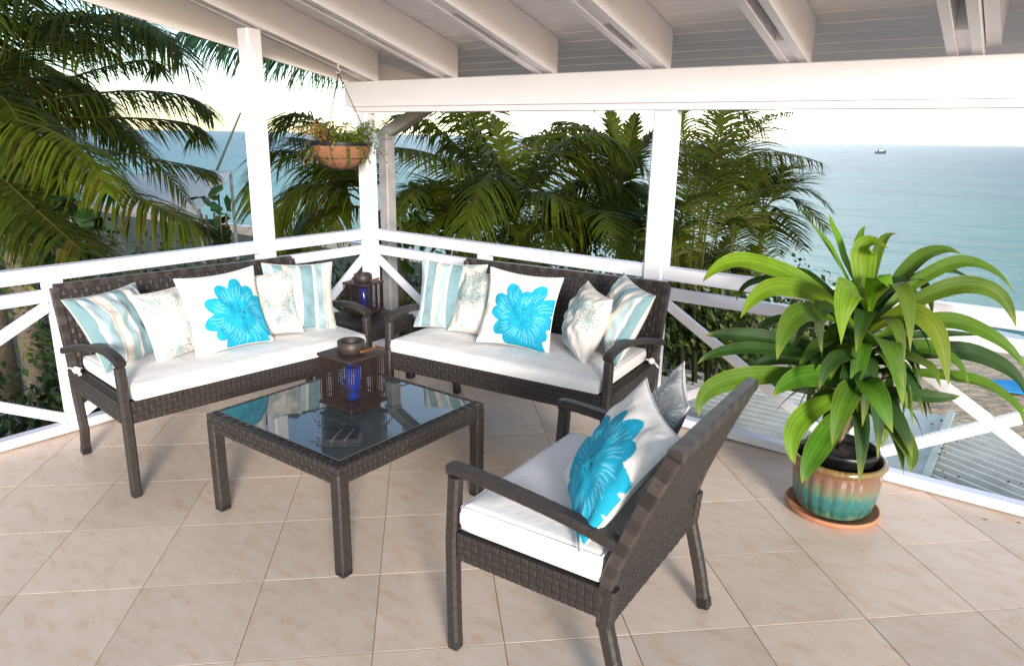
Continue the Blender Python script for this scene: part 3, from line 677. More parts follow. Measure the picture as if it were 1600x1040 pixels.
# cushion ties: small knotted bows behind the arms
for i, (lc, rz_, X, lb) in enumerate(((LOCL, RZL, -.012, 'white knotted cushion tie behind the near arm of the left sofa'), (LOCB, RZB, WS+.012, 'white knotted cushion tie behind the right arm of the back sofa'))):
    m_ = MB(); c = frame_pt(lc, rz_, X, .60, .50)
    blob(m_, c, .018, (1,1,1), i, 7)
    for a in range(3): d = Vector((math.cos(a*2.2), math.sin(a*2.2), -.4+.5*a)); m_.sweep([c, c+d*.028, c+d*.045+Vector((0,0,-.012))], .016, .004, (0,0,1), .01)
    tag(m_.build('cushion_tie', CUSH, None, True), lb, 'cushion tie')

# ------------------------------------------------------------------ pillow prints painted into vertex colours
NP = 132
TEAL = np.array((.0,.30,.45)); CREAM = np.array((.66,.61,.56)); SOFT = np.array((.13,.24,.26)); PALE = np.array((.37,.47,.49))
def canvas(c): return np.tile(np.array(c, float), (NP, NP, 1))
YY, XX = np.mgrid[0:NP, 0:NP]/(NP-1.0)
def stroke(im, pts, wd, c, al=1.0):
    for (x0, y0), (x1, y1) in zip(pts, pts[1:]):
        dx, dy = x1-x0, y1-y0; L2 = dx*dx+dy*dy+1e-12
        t_ = np.clip(((XX-x0)*dx+(YY-y0)*dy)/L2, 0, 1); d = np.hypot(XX-x0-t_*dx, YY-y0-t_*dy)
        a = np.clip((wd-d)*NP*.9+.5, 0, 1)[..., None]*al; im[:] = im*(1-a)+np.array(c)*a
def flower_print(seed):
    r_ = random.Random(seed); im = canvas((.74,.69,.64)); cx, cy = .62, .39
    pet = [(a, r_.uniform(.33,.47)) for a in [i*2*PI/12+r_.uniform(-.12,.12) for i in range(12)]]
    mask = np.hypot(XX-cx, YY-cy) < .24
    for a, R_ in pet:
        if math.sin(a) < -.55: R_ *= 1.1
        if math.cos(a) > .3: R_ *= 1.08
        px_, py_ = cx+math.cos(a)*R_*.66, cy+math.sin(a)*R_*.66
        u = (XX-px_)*math.cos(a)+(YY-py_)*math.sin(a); v = -(XX-px_)*math.sin(a)+(YY-py_)*math.cos(a)
        mask |= (u/(R_*.46))**2+(v/.115)**2 < 1
    mask |= (abs(XX-.70+.25*YY) < .26-.1*YY) & (YY < .36) & (YY > .0)      # lower petals run off the edge
    im[mask] = TEAL
    c2 = (.20,.55,.66)
    for a, R_ in pet:
        for k in range(3):
            b_ = a+(k-1)*.14; r0, r1 = r_.uniform(.5,.62), r_.uniform(.8,.97)
            pts = [(cx+math.cos(b_+.04*math.sin(s_*5))*R_*(r0+(r1-r0)*s_), cy+math.sin(b_+.04*math.sin(s_*5))*R_*(r0+(r1-r0)*s_)) for s_ in (0,.33,.66,1)]
            stroke(im, pts, .0042, c2, .8)
        b_ = a+.22; stroke(im, [(cx+math.cos(b_)*R_*s_, cy+math.sin(b_)*R_*s_) for s_ in (.45,.6,.8)], .004, c2, .5)
    for k in range(17):
        a, r1 = r_.uniform(0, 2*PI), .03+.085*r_.random(); stroke(im, [(cx+math.cos(a)*r1, cy+.02+math.sin(a)*r1)]*2, .008, (.01,.05,.09))
    im[~mask] = np.minimum(im[~mask], 1); return im
def sketch_print(seed):
    r_ = random.Random(seed); im = canvas(CREAM*.97)
    for k in range(11):
        cx, cy = r_.uniform(.05,.95), r_.uniform(.05,.95); R_ = r_.uniform(.10,.2)
        for s_ in range(14):
            a = s_*2*PI/14+r_.uniform(-.1,.1); w_ = .20
            p = [(cx+math.cos(a+w_*math.sin(PI*q))*R_*q, cy+math.sin(a+w_*math.sin(PI*q))*R_*q) for q in (0,.3,.6,.85,1)]
            p2 = [(cx+math.cos(a-w_*math.sin(PI*q))*R_*q, cy+math.sin(a-w_*math.sin(PI*q))*R_*q) for q in (0,.3,.6,.85,1)]
            stroke(im, p, .0055, SOFT, .85); stroke(im, p2, .005, (.20,.24,.21), .6)
        m_ = np.hypot(XX-cx, YY-cy) < R_*.42; im[m_] = im[m_]*.5+PALE*.5
    for k in range(22):
        x, y_ = r_.random(), r_.random(); a = r_.uniform(0, 2*PI); p = [(x, y_)]
        for s_ in range(6): a += r_.uniform(-.6,.6); p.append((p[-1][0]+math.cos(a)*.035, p[-1][1]+math.sin(a)*.035))
        stroke(im, p, .0038, SOFT if k % 2 else (.24,.24,.18), .7)
    return im
def stripe_print(ph=0):
    im = canvas(CREAM); s_ = (XX+ph) % 1.0
    bands = [(0,.10,(.16,.27,.30)),(.10,.13,CREAM),(.13,.16,PALE),(.16,.26,(.28,.38,.42)),(.26,.28,CREAM),(.28,.30,(.45,.38,.28)),(.30,.36,CREAM),(.36,.40,(.62,.54,.44)),(.40,.50,(.31,.42,.46)),(.50,.54,CREAM),
             (.54,.66,(.20,.31,.35)),(.66,.68,(.25,.28,.26)),(.68,.74,CREAM),(.74,.77,(.60,.50,.40)),(.77,.88,PALE),(.88,.92,CREAM),(.92,1,(.17,.28,.31))]
    for a, b_, c_ in bands: im[(s_ >= a) & (s_ < b_)] = c_
    return im
PR = {'flower': flower_print(4), 'flower2': flower_print(11), 'stripe': stripe_print(), 'stripe2': stripe_print(.42)}
def pillow(label, print_im, loc, faz, lean, roll, wd, ht, th, seed, group=None, bend=0.0):
    th *= 1.3
    # loc: middle of the bottom edge; faz: azimuth the face points to; lean: backward tilt; roll: turn in its own plane
    n = NP; m_ = MB(); v = np.linspace(-1, 1, n); U, V = np.meshgrid(v, v); R_ = random.Random(seed); s0 = R_.uniform(0, 50)
    ox = U*(1-.10*(1-V**2)**1.0); oy = V*(1-.09*(1-U**2))
    # soft pulled corners
    thick = th*np.power(np.clip((1-U**2)*(1-V**2), 0, 1), .5)
    wr = np.zeros_like(U)
    for i in range(0, n, 3):
        for j in range(0, n, 3):
            w_ = noise.noise(Vector((U[i,j]*2.3+s0, V[i,j]*2.3, .3)))*.5+noise.noise(Vector((U[i,j]*5+s0, V[i,j]*4, 2)))*.25
            wr[i:i+3, j:j+3] = w_
    # pleats that fan from the corners
    an_ = np.arctan2(V*V, U*U)
    for cu in (-1, 1):
        for cv in (-1, 1):
            r_ = np.hypot(U-cu, V-cv); aa = np.arctan2(V-cv, U-cu); wr += .35*np.sin(aa*9+cu+s0)*np.exp(-r_*3.2)*np.clip(r_*5,0,1)
    k_ = np.ones(5)/5
    for _ in range(2):
        wr = np.apply_along_axis(lambda x: np.convolve(x, k_, 'same'), 0, wr); wr = np.apply_along_axis(lambda x: np.convolve(x, k_, 'same'), 1, wr)
    edge = np.clip((1-np.maximum(abs(U), abs(V)))*6, 0, 1)
    zf = thick*.5*1.0 + wr*th*.22*edge
    sag = bend*(U**2)*.5
    X = ox*wd/2; Y = oy*ht/2
    vs = []; cs = []
    pf = np.stack([X, Y, zf+sag], -1).reshape(-1, 3); pb_ = np.stack([X, Y, -thick*.45+sag], -1).reshape(-1, 3)
    # local axes: x across, y up the cushion, z out of its face
    f = Vector((math.cos(faz), math.sin(faz), 0)); rt = Vector((-math.sin(faz), math.cos(faz), 0))
    nn = f*math.cos(lean) + Vector((0,0,1))*math.sin(lean); up = Vector((0,0,1))*math.cos(lean) - f*math.sin(lean)
    A = rt*math.cos(roll)+up*math.sin(roll); B_ = -rt*math.sin(roll)+up*math.cos(roll)
    low = abs(math.sin(roll))*wd/2+math.cos(roll)*ht/2*.96
    ctr = Vector(loc) + up*low
    T_ = np.array([A, B_, nn]); back = (np.array(PR['stripe' if False else 'flower'])[2,2]*1.0)
    allv = np.concatenate([pf, pb_])@T_ + np.array(ctr)
    im = print_im.reshape(-1, 3); cb_ = np.tile(im[:n].mean(0)*.5+np.array(CREAM)*.5, (n*n, 1))
    idx = np.arange(n*n).reshape(n, n); q_ = np.stack([idx[:-1,:-1], idx[:-1,1:], idx[1:,1:], idx[1:,:-1]], -1).reshape(-1, 4)
    qb = q_[:, ::-1]+n*n
    me = bpy.data.meshes.new('throw_pillow'); me.from_pydata(allv.tolist(), [], np.concatenate([q_, qb]).tolist()); me.materials.append(FAB)
    ca = me.color_attributes.new('Col', 'FLOAT_COLOR', 'POINT'); cc = np.ones((2*n*n, 4), np.float32); cc[:n*n, :3] = im; cc[n*n:, :3] = cb_; ca.data.foreach_set('color', cc.ravel())
    me.polygons.foreach_set('use_smooth', [True]*len(me.polygons)); me.update()
    t = thing('throw_pillow', label, 'pillow', ctr, 0, group)
    o_ = bpy.data.objects.new('cover', me); col.objects.link(o_); o_.parent = t; o_.matrix_parent_inverse = Matrix.Translation(-ctr)
    # seam round the edge
    sp_ = MB(); E2 = [idx[0, j] for j in range(0, n, 3)]+[idx[i, n-1] for i in range(0, n, 3)]+[idx[n-1, j] for j in range(n-1, -1, -3)]+[idx[i, 0] for i in range(n-1, -1, -3)]
    ps = [Vector(allv[k])-ctr for k in E2]; ps2 = [ps[0]]
    for p in ps[1:]:
        if (p-ps2[-1]).length > .004: ps2.append(p)
    ps2.append(ps2[0]); sp_.tube(ps2, .0035, 5, cap=False, c=tuple(cb_[0])); sp_.build('seam', FAB, t, True)
    return t
D2 = math.radians
# (label, print, bottom middle, facing, lean, roll, w, h, thickness)
def lp(X, Y): return frame_pt(LOCL, RZL, X, Y, .562)
def bp_(X, Y): return frame_pt(LOCB, RZB, X, Y, .562)
fL = -5.7; fB = -83.8
pillow('striped blue and cream pillow by the near arm of the left sofa', PR['stripe'], lp(.21,.33), D2(fL+22), D2(32), D2(1), .43, .41, .13, 1)
pillow('sketch floral pillow between the striped one and the turquoise flower on the left sofa', sketch_print(1), lp(.42,.25), D2(fL+6), D2(24), D2(5), .37, .37, .12, 2)
pillow('white pillow with a turquoise flower on the left sofa', PR['flower'], lp(.63,.17), D2(fL-4), D2(20), D2(3), .43, .43, .12, 3)
pillow('sketch floral pillow to the right of the turquoise flower on the left sofa', sketch_print(2), lp(.88,.26), D2(fL-26), D2(18), D2(5), .36, .37, .12, 4)
pillow('striped blue and cream pillow at the corner end of the left sofa', PR['stripe2'], lp(1.10,.24), D2(fL-18), D2(16), D2(-3), .41, .41, .11, 5)
pillow('striped blue and cream pillow at the corner end of the back sofa', PR['stripe2'], bp_(.20,.30), D2(fB+16), D2(16), D2(-2), .42, .42, .11, 6)
pillow('sketch floral pillow between the striped one and the turquoise flower on the back sofa', sketch_print(3), bp_(.43,.27), D2(fB+4), D2(20), D2(-4), .37, .39, .12, 7)
pillow('white pillow with a turquoise flower on the back sofa', PR['flower2'], bp_(.74,.18), D2(fB+12), D2(20), D2(-4), .43, .43, .12, 8)
pillow('plump narrow looking floral pillow right of the flower on the back sofa', sketch_print(5), bp_(1.06,.26), D2(fB-44), D2(20), D2(-4), .37, .38, .16, 9)
pillow('striped blue and cream pillow squeezed by the right arm of the back sofa', PR['stripe'], bp_(1.20,.34), D2(fB-42), D2(24), D2(-7), .41, .42, .15, 10)
fC = math.degrees(thC)+180
def cp(X, Y): return frame_pt(LOCC, RZC, X, Y, .572)
pillow('white pillow with a large turquoise flower on the foreground armchair', flower_print(4), cp(.585,.355), D2(fC+38), D2(36), D2(-4), .44, .44, .12, 12)
pillow('sketch floral pillow behind the turquoise one on the foreground armchair', sketch_print(8), cp(.27,.385), D2(fC+24), D2(27), D2(-3), .40, .41, .10, 13)

# ------------------------------------------------------------------ coffee table
def table(name, label, loc, rz, s, h, cane=True, ap=.075, brd=.085):
    t = thing(name, label, 'table', loc, rz); H_ = s/2; lw = .055
    for a in (-1, 1):
        for b_ in (-1, 1):
            x, y_ = a*(H_-lw/2), b_*(H_-lw/2)
            m_ = MB(); m_.sweep([(x,y_,.03),(x,y_,h-.03)], lw, lw, (0,1,0), .02, .025, rnd=.12); m_.build('leg', CANE, t)
            m_ = MB(); m_.box((x-.026,y_-.026,0),(x+.026,y_+.026,.052),.004); m_.build('foot_cap', BLACKP, t)
    for k in range(4):
        a = k*PI/2; R_ = Matrix.Rotation(a, 3, 'Z')
        m_ = MB(); m_.box((-H_+.03,-H_+.006,h-ap),(H_-.03,-H_+.034,h-.006),.003); m_.v = [tuple(R_@Vector(v)) for v in m_.v]; m_.build('apron_core', CANE_IN, t)
        m_ = MB(); Q = plane(R_@Vector((-H_+.005,-H_+.004,h-ap)), R_@Vector((H_-.005,-H_+.004,h-ap)), R_@Vector((H_-.005,-H_+.004,h)), R_@Vector((-H_+.005,-H_+.004,h)))
        weave(m_, Q, int(s/.026), 3, .0028); m_.build('apron', CANE, t)
        m_ = MB(); Q = plane(R_@Vector((-H_,-H_,h)), R_@Vector((H_,-H_,h)), R_@Vector((H_-brd,-H_+brd,h)), R_@Vector((-H_+brd,-H_+brd,h)))
        weave(m_, Q, int(s/.03), 3, .0035); m_.build('top_border', CANE, t)
    m_ = MB(); m_.box((-H_+.004,-H_+.004,h-.03),(H_-.004,H_-.004,h-.0025),.004); m_.build('top_core', CANE_IN, t)
    return t
TX, TY, TS, TH = 1.906, -1.888, .894, .476
ct = table('coffee_table', 'square dark wicker coffee table with a glass top between the sofas', (TX,TY,0), .007, TS, TH)
m_ = MB(); H_ = TS/2-.045; m_.box((-H_,-H_,TH+.0035),(H_,H_,TH+.0095),.002); m_.build('glass_top', GLASS, ct)
ZT = TH+.0098
st = table('side_table', 'small dark wicker side table in the corner between the two sofas', (.64,-.66,0), .1, .50, .47, ap=.10)
# ------------------------------------------------------------------ lanterns
def lantern(label, loc, rz, s=.20, hgt=.235):
    t = thing('lantern', label, 'lantern', loc, rz, 'slatted wooden lanterns'); H_ = s/2; z0 = .030
    m_ = MB(); m_.box((-H_*.82,-H_*.82,0),(H_*.82,H_*.82,.022),.003); m_.build('foot', LWOOD, t)
    m_ = MB(); m_.box((-H_-.004,-H_-.004,.0225),(H_+.004,H_+.004,.036),.003); m_.build('base', LWOOD, t)
    m_ = MB(); m_.box((-H_-.004,-H_-.004,hgt-.014),(H_+.004,H_+.004,hgt),.004); m_.build('top_plate', LTOP, t)
    bar = None; n = 15
    for k in range(4):
        for i in range(n):
            u = -H_+.006+(s-.012)*i/n; p = Matrix.Rotation(k*PI/2, 3, 'Z')@Vector((u,-H_+.004,0))
            if bar is None:
                m_ = MB(); m_.box((-.0020,-.0020,.036),(.0020,.0020,hgt-.014)); bar = m_.build('bar', LWOOD, t); bar.location = p
            else: inst(bar, 'bar', t, p)
    for k in range(4):
        R_ = Matrix.Rotation(k*PI/2, 3, 'Z'); m_ = MB(); m_.box((-H_+.01,-H_+.0075,.058),(H_-.01,-H_+.0115,.064)); m_.v = [tuple(R_@Vector(v)) for v in m_.v]; m_.build('cross_bar', LWOOD, t)
    m_ = MB(); m_.lathe([(.058,hgt+.0005),(.062,hgt+.004),(.062,hgt+.052),(.056,hgt+.055),(.050,hgt+.052),(.050,hgt+.0005)], 40); m_.build('chimney_ring', LTOP, t, True)
    # bail handle lying to the side
    m_ = MB(); m_.sweep([(.070,-.01,hgt+.014),(.074,.04,hgt+.014),(.070,.09,hgt+.014)], .008, .012, (0,0,1), .01); m_.build('handle', ORANGE, t, True)
    m_ = MB(); m_.lathe([(.0,.04),(.036,.04),(.038,.05),(.038,.190),(.035,.193),(.034,.188),(.034,.06)], 32); m_.build('candle_glass', BLUEG, t, True)
    m_ = MB(); m_.tube([(.045*math.cos(a), .045*math.sin(a), .085) for a in [i*PI/8 for i in range(17)]], .0025, 6, cap=False); m_.build('wire_ring', WIRE, t, True)
    return t
def onz(px, py, z):
    d = CF + CR*((px-800)/FPX) - CU*((py-520)/FPX); return O + d*((z-O.z)/d.z)
_k = onz(550, 650, ZT)
lantern('dark wooden slatted lantern with blue glass on the coffee table', (_k.x-.090,_k.y+.090,ZT), .0, .215, .262)
lantern('dark wooden slatted lantern with blue glass in the corner on the side table', (.60,-.62,.4745), .18, .200, .235)
# small black wrapped coaster stack with two gilt cords
c = onz(535, 690, ZT); c.z = ZT+.0; ck = thing('coaster_stack', 'low black coaster stack tied with two pale cords on the glass table top', 'coasters', c, .72)
cm = mat('black_cloth', (.012,.013,.018), .55, bump=.3, bscale=80)
for k in range(3):
    m_ = MB(); m_.box((-.078+.002*k,-.052,.0005+.0105*k),(.078-.003*k,.052,.0103+.0105*k),.004); m_.build('coaster', cm, ck)
for x in (-.022,.028):
    m_ = MB(); m_.tube([(x-.012,-.054,.001),(x-.012,-.054,.030),(x-.006,-.046,.0345),(x+.012,.05,.0345),(x+.012,.054,.03),(x+.012,.054,.001)], .0013, 6); m_.build('cord', mat('gilt_cord', (.22,.18,.10), .5), ck, True)

# ------------------------------------------------------------------ potted plant
pc = (3.745,-.505)
pt = thing('plant_pot', 'fluted ochre and turquoise drip glazed pot on the tiles', 'pot', (*pc,0))
m_ = MB(); m_.lathe([(0,.001),(.19,.001),(.207,.010),(.211,.030),(.203,.032),(.196,.016),(0,.013)], 64); tag(m_.build('saucer', TERRA, None, True, (*pc,0)), 'round terracotta saucer under the glazed pot', 'saucer')
pt.location.z = .0135
fl_ = lambda a, z: 1 + .038*abs(math.sin(a*11))*(1 if .03 < z < .215 else 0)
m_ = MB(); m_.lathe([(0,.0),(.145,.0),(.158,.012),(.170,.04),(.182,.10),(.188,.16),(.190,.20),(.187,.224),(.190,.232),(.206,.240),(.212,.252),(.207,.266),(.196,.272),(.188,.262),(.176,.20),(.15,.04),(0,.03)], 132, mod=fl_); m_.build('glazed_body', POT, pt, True)
m_ = MB(); tl = Matrix.Rotation(.03, 3, 'Y')@Matrix.Rotation(-.01, 3, 'X')
m_.lathe([(0,.06),(.12,.06),(.150,.29),(.158,.292),(.161,.318),(.154,.322),(.148,.318),(.142,.285),(.12,.1)], 48); 
ip = thing('nursery_pot', 'black plastic nursery pot set inside the glazed pot', 'pot', (*pc,.0135)); m_.v = [tuple(tl@Vector(v)) for v in m_.v]; m_.build('shell', BLACKP, ip, True)
m_ = MB(); m_.lathe([(0,.290),(.05,.286),(.10,.283),(.143,.280),(.143,.27)], 32, mod=lambda a, z: 1+.02*math.sin(5*a)); m_.v = [tuple(tl@Vector(v)) for v in m_.v]; m_.build('soil', SOIL, ip, True)
pl = thing('dracaena_plant', 'leafy green corn plant with long arching leaves in the glazed pot', 'plant', (*pc,.30))
base = Vector((pc[0], pc[1], .0)); ZP = (Vector((pc[0],pc[1],.7))-O).dot(CF)
stem = [Vector((-.01,.02,-.03)), Vector((-.02,.02,.06)), Vector((.015,.01,.20)), Vector((.04,.0,.36)), Vector((.035,.01,.55)), Vector((.03,.02,.74))]
m_ = MB(); m_.tube([p for p in stem], .028, 12, r2=.012); m_.build('trunk', STEM, pl, True)
m_ = MB(); m_.tube([stem[1], stem[1]+Vector((.10,.05,.16)), stem[1]+Vector((.15,.10,.34))], .016, 10, r2=.010); m_.build('side_stem', STEM, pl, True)
def stem_at(z):
    z -= .30
    for a, b_ in zip(stem, stem[1:]):
        if z <= b_.z: return a.lerp(b_, max(0, (z-a.z)/(b_.z-a.z)))
    return stem[-1]
SS = (-1,-.94,-.76,-.57,-.38,-.19,0,.19,.38,.57,.76,.94,1)
def leafmesh(name, mt, parent, B0, M0, T0, wd, cbase, cedge, tipc, fold=.12, twist=0.0, holes=False, n=18, wave=.0, face=Vector((0,0,1))):
    P = bez(B0, M0, T0, n); m_ = MB(); vs = []; cs = []; fs = []
    Zv = Vector((0,0,1)); prev = None
    for k, p in enumerate(P):
        t_ = k/n; tg = (P[min(k+1,n)]-P[max(k-1,0)]).normalized()
        sd_ = tg.cross(face)
        if sd_.length < .15: sd_ = prev or tg.cross(CU)
        sd_.normalize()
        if prev is not None and sd_.dot(prev) < 0: sd_ = -sd_
        if prev is not None: sd_ = (sd_*.5+prev*.5).normalized()
        prev = sd_; up = sd_.cross(tg)
        sdt = sd_*math.cos(twist)+up*math.sin(twist); upt = sdt.cross(tg)
        w_ = wd*(math.sin(PI*t_**.95)**.85 if 0 < t_ < 1 else 0)
        w_ = max(w_, wd*.22*(1-t_)**.5 if t_ < .2 else 0.0); w_ = max(w_, .0015)
        wv = wave*math.sin(t_*15+wd*90)
        for j, s_ in enumerate(SS):
            vs.append(p+sdt*(s_*w_/2)+upt*(abs(s_)*w_*fold+wv*s_*s_*w_))
            c_ = np.array(cbase)*(1.15 if s_ == 0 else 1)*(.82+.34*(j%2))
            if abs(s_) == 1: c_ = c_*.55+np.array(cedge)*.45
            if t_ > .96: c_ = np.array(tipc)
            elif t_ > .91: c_ = c_*.5+np.array(cedge)*.5
            cs.append(tuple(c_))
    for k in range(n):
        for j in range(12): fs.append((k*13+j, k*13+j+1, k*13+14+j, k*13+13+j))
    m_.add(vs, fs, cs); return m_.build(name, mt, parent, True)
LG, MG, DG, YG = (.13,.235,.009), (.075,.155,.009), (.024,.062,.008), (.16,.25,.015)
EY, TB = (.20,.24,.02), (.17,.09,.03)
leaves = [ # base height, mid px, tip px, depth offsets (mid, tip), width, colour, twist
 (.95,(1195,415),(1098,440),-.05,-.12,.100,LG,.2), (.93,(1235,450),(1157,497),-.18,-.30,.095,LG,.2), (.88,(1262,488),(1214,562),-.28,-.40,.105,MG,.35),
 (1.02,(1283,372),(1246,326),-.02,-.08,.085,LG,.9), (1.02,(1312,385),(1296,335),.04,.06,.055,LG,.8), (1.03,(1350,395),(1388,388),-.06,-.16,.105,LG,.5),
 (1.00,(1325,452),(1314,538),-.34,-.42,.115,LG,0), (1.0,(1372,432),(1398,458),-.16,-.25,.075,LG,.3), (.93,(1440,495),(1482,604),-.18,-.24,.095,LG,.25),
 (.96,(1490,412),(1586,460),-.02,.02,.065,MG,.2), (.95,(1512,446),(1588,512),-.1,-.14,.085,MG,.2), (.90,(1500,505),(1612,590),-.15,-.22,.08,MG,.2),
 (.86,(1378,530),(1412,604),-.32,-.42,.110,MG,.1), (.72,(1150,592),(1092,650),-.2,-.26,.085,MG,.2), (.78,(1180,545),(1090,568),-.1,-.12,.06,DG,.2),
 (.82,(1190,528),(1102,524),.05,.05,.075,DG,.3), (.70,(1265,588),(1207,618),-.2,-.3,.10,MG,.3), (.66,(1252,655),(1243,726),-.3,-.36,.085,YG,0),
 (.62,(1283,690),(1253,754),-.3,-.38,.095,MG,.1), (.68,(1322,620),(1300,695),-.34,-.42,.095,MG,0), (.70,(1362,605),(1395,676),-.3,-.38,.095,MG,.05),
 (.62,(1408,680),(1421,738),-.2,-.26,.08,MG,.1), (.76,(1535,600),(1600,672),-.1,-.14,.075,MG,.2), (.80,(1530,555),(1612,640),.05,.05,.09,DG,.2),
 (.78,(1455,545),(1515,606),-.1,-.15,.08,MG,.2), (.82,(1306,560),(1280,608),-.3,-.36,.06,DG,.1), (.90,(1450,522),(1535,524),.06,.10,.035,DG,.2),
 (.70,(1440,618),(1500,618),-.12,-.15,.055,DG,.2), (.95,(1435,405),(1505,400),.10,.16,.07,MG,.3), (.96,(1455,425),(1545,462),.12,.18,.05,MG,.3),
 (.92,(1215,440),(1150,470),.18,.26,.07,DG,.3), (.88,(1235,500),(1178,522),.1,.16,.06,DG,.3), (.80,(1425,560),(1470,605),-.2,-.28,.09,MG,.1),
 (.86,(1290,480),(1285,560),-.2,-.25,.06,DG,.1), (.97,(1400,445),(1452,492),.1,.12,.06,MG,.2), (.9,(1260,430),(1190,455),.2,.3,.06,MG,.2),
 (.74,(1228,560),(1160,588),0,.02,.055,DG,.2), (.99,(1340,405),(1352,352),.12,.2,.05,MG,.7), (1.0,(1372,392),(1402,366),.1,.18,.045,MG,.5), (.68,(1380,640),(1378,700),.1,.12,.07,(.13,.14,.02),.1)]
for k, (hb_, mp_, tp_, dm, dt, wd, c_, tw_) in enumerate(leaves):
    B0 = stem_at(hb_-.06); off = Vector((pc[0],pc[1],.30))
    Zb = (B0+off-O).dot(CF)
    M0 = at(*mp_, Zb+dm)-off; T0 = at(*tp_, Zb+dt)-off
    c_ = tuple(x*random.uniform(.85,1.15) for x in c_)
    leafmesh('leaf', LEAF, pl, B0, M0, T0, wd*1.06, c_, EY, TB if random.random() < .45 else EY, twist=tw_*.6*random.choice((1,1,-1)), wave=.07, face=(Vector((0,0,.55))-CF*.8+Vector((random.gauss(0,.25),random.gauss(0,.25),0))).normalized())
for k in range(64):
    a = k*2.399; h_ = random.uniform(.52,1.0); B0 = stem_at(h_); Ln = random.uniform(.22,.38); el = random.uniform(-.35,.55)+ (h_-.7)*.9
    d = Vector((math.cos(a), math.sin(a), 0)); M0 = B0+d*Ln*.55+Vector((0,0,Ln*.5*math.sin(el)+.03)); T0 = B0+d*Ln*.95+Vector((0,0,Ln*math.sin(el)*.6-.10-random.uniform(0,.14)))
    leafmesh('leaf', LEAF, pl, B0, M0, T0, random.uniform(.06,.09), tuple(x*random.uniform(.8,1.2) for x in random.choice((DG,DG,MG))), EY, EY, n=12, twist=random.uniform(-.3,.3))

# ------------------------------------------------------------------ hanging basket
HB = Vector((.10,-.34,1.625)); RB = .215
hb_ = thing('hanging_basket', 'coir lined wire hanging basket hooked to the rafter by the corner post', 'basket', HB)
m_ = MB(); prof = [(RB*math.cos(a), -.185*math.sin(a)) for a in [i*PI/2/9 for i in range(9)]]+[(.001,-.186)]; m_.lathe(prof, 36, mod=lambda a, z: 1+.015*math.sin(a*7)); m_.lathe([(RB-.012,0),(RB*.8,-.03),(0,-.035)], 36); m_.build('coir_liner', COIR, hb_, True)
for z, r_, rr in ((.002,RB+.004,.0065),(-.10,RB*.84+.006,.002)):
    m_ = MB(); m_.tube([(r_*math.cos(a), r_*math.sin(a), z) for a in [i*PI/18 for i in range(37)]], rr, 6, cap=False); m_.build('wire_hoop', WIRE, hb_, True)
m_ = MB(); m_.lathe([(RB+.007,-.012),(RB+.009,.014)], 36); m_.build('rim_band', WIRE, hb_, True)
for k in range(10):
    a0 = k*PI/5+.2; m_ = MB(); m_.tube([((RB+.005)*math.cos(a)*math.cos(a0), (RB+.005)*math.cos(a)*math.sin(a0), -.191*math.sin(a)) for a in [i*PI/2/10 for i in range(11)]], .0022, 5); m_.build('wire_rib', WIRE, hb_, True)
for k in range(3):
    a0 = k*2*PI/3+.95; A_ = Vector((RB*math.cos(a0), RB*math.sin(a0), .005)); B0 = hk-HB+Vector((0,0,-.06)); m_ = MB()
    n = 26
    for i in range(n):
        p, q = A_.lerp(B0, i/n), A_.lerp(B0, (i+.8)/n); m_.tube([p, q], .0036, 5)
    m_.build('chain', WIRE, hb_, True)
fern = thing('basket_fern', 'wispy half dry green and orange fern spilling from the hanging basket', 'plant', HB)
m1 = MB(); 
for k in range(150):
    a = random.uniform(0, 2*PI); r0 = RB*.6*random.random(); p0 = Vector((r0*math.cos(a), r0*math.sin(a), -.03)); dry = math.cos(a-PI*1.15) > .1 and random.random() < .8
    Ln = random.uniform(.12,.34); upk = random.uniform(.15,1.0); p2 = p0+Vector((math.cos(a)*Ln*.9, math.sin(a)*Ln*.9, Ln*upk*.55-(.14 if upk < .4 else 0))); p1 = p0.lerp(p2,.5)+Vector((0,0,Ln*.32))
    c_ = random.choice(((.42,.20,.05),(.5,.3,.08),(.3,.16,.05))) if dry else random.choice(((.13,.22,.012),(.22,.28,.02),(.08,.16,.01)))
    P = bez(p0, p1, p2, 9)
    for i in range(9): 
        q = P[i+1]; t_ = (P[i+1]-P[i]).normalized(); m1.tube([P[i], q], .0010, 3, c=c_, cap=False)
        for s_ in range(4):
            d = Vector((random.gauss(0,1), random.gauss(0,1), random.gauss(0,.6))).normalized()*random.uniform(.014,.032); e_ = d.cross(Vector((0,0,1))).normalized()*.007
            q0 = P[i].lerp(q, random.random()); m1.add([q0, q0+d*.5+e_, q0+d, q0+d*.5-e_], [(0,1,2,3)], c_)
stuff(m1.build('fronds', BUSHM, fern))

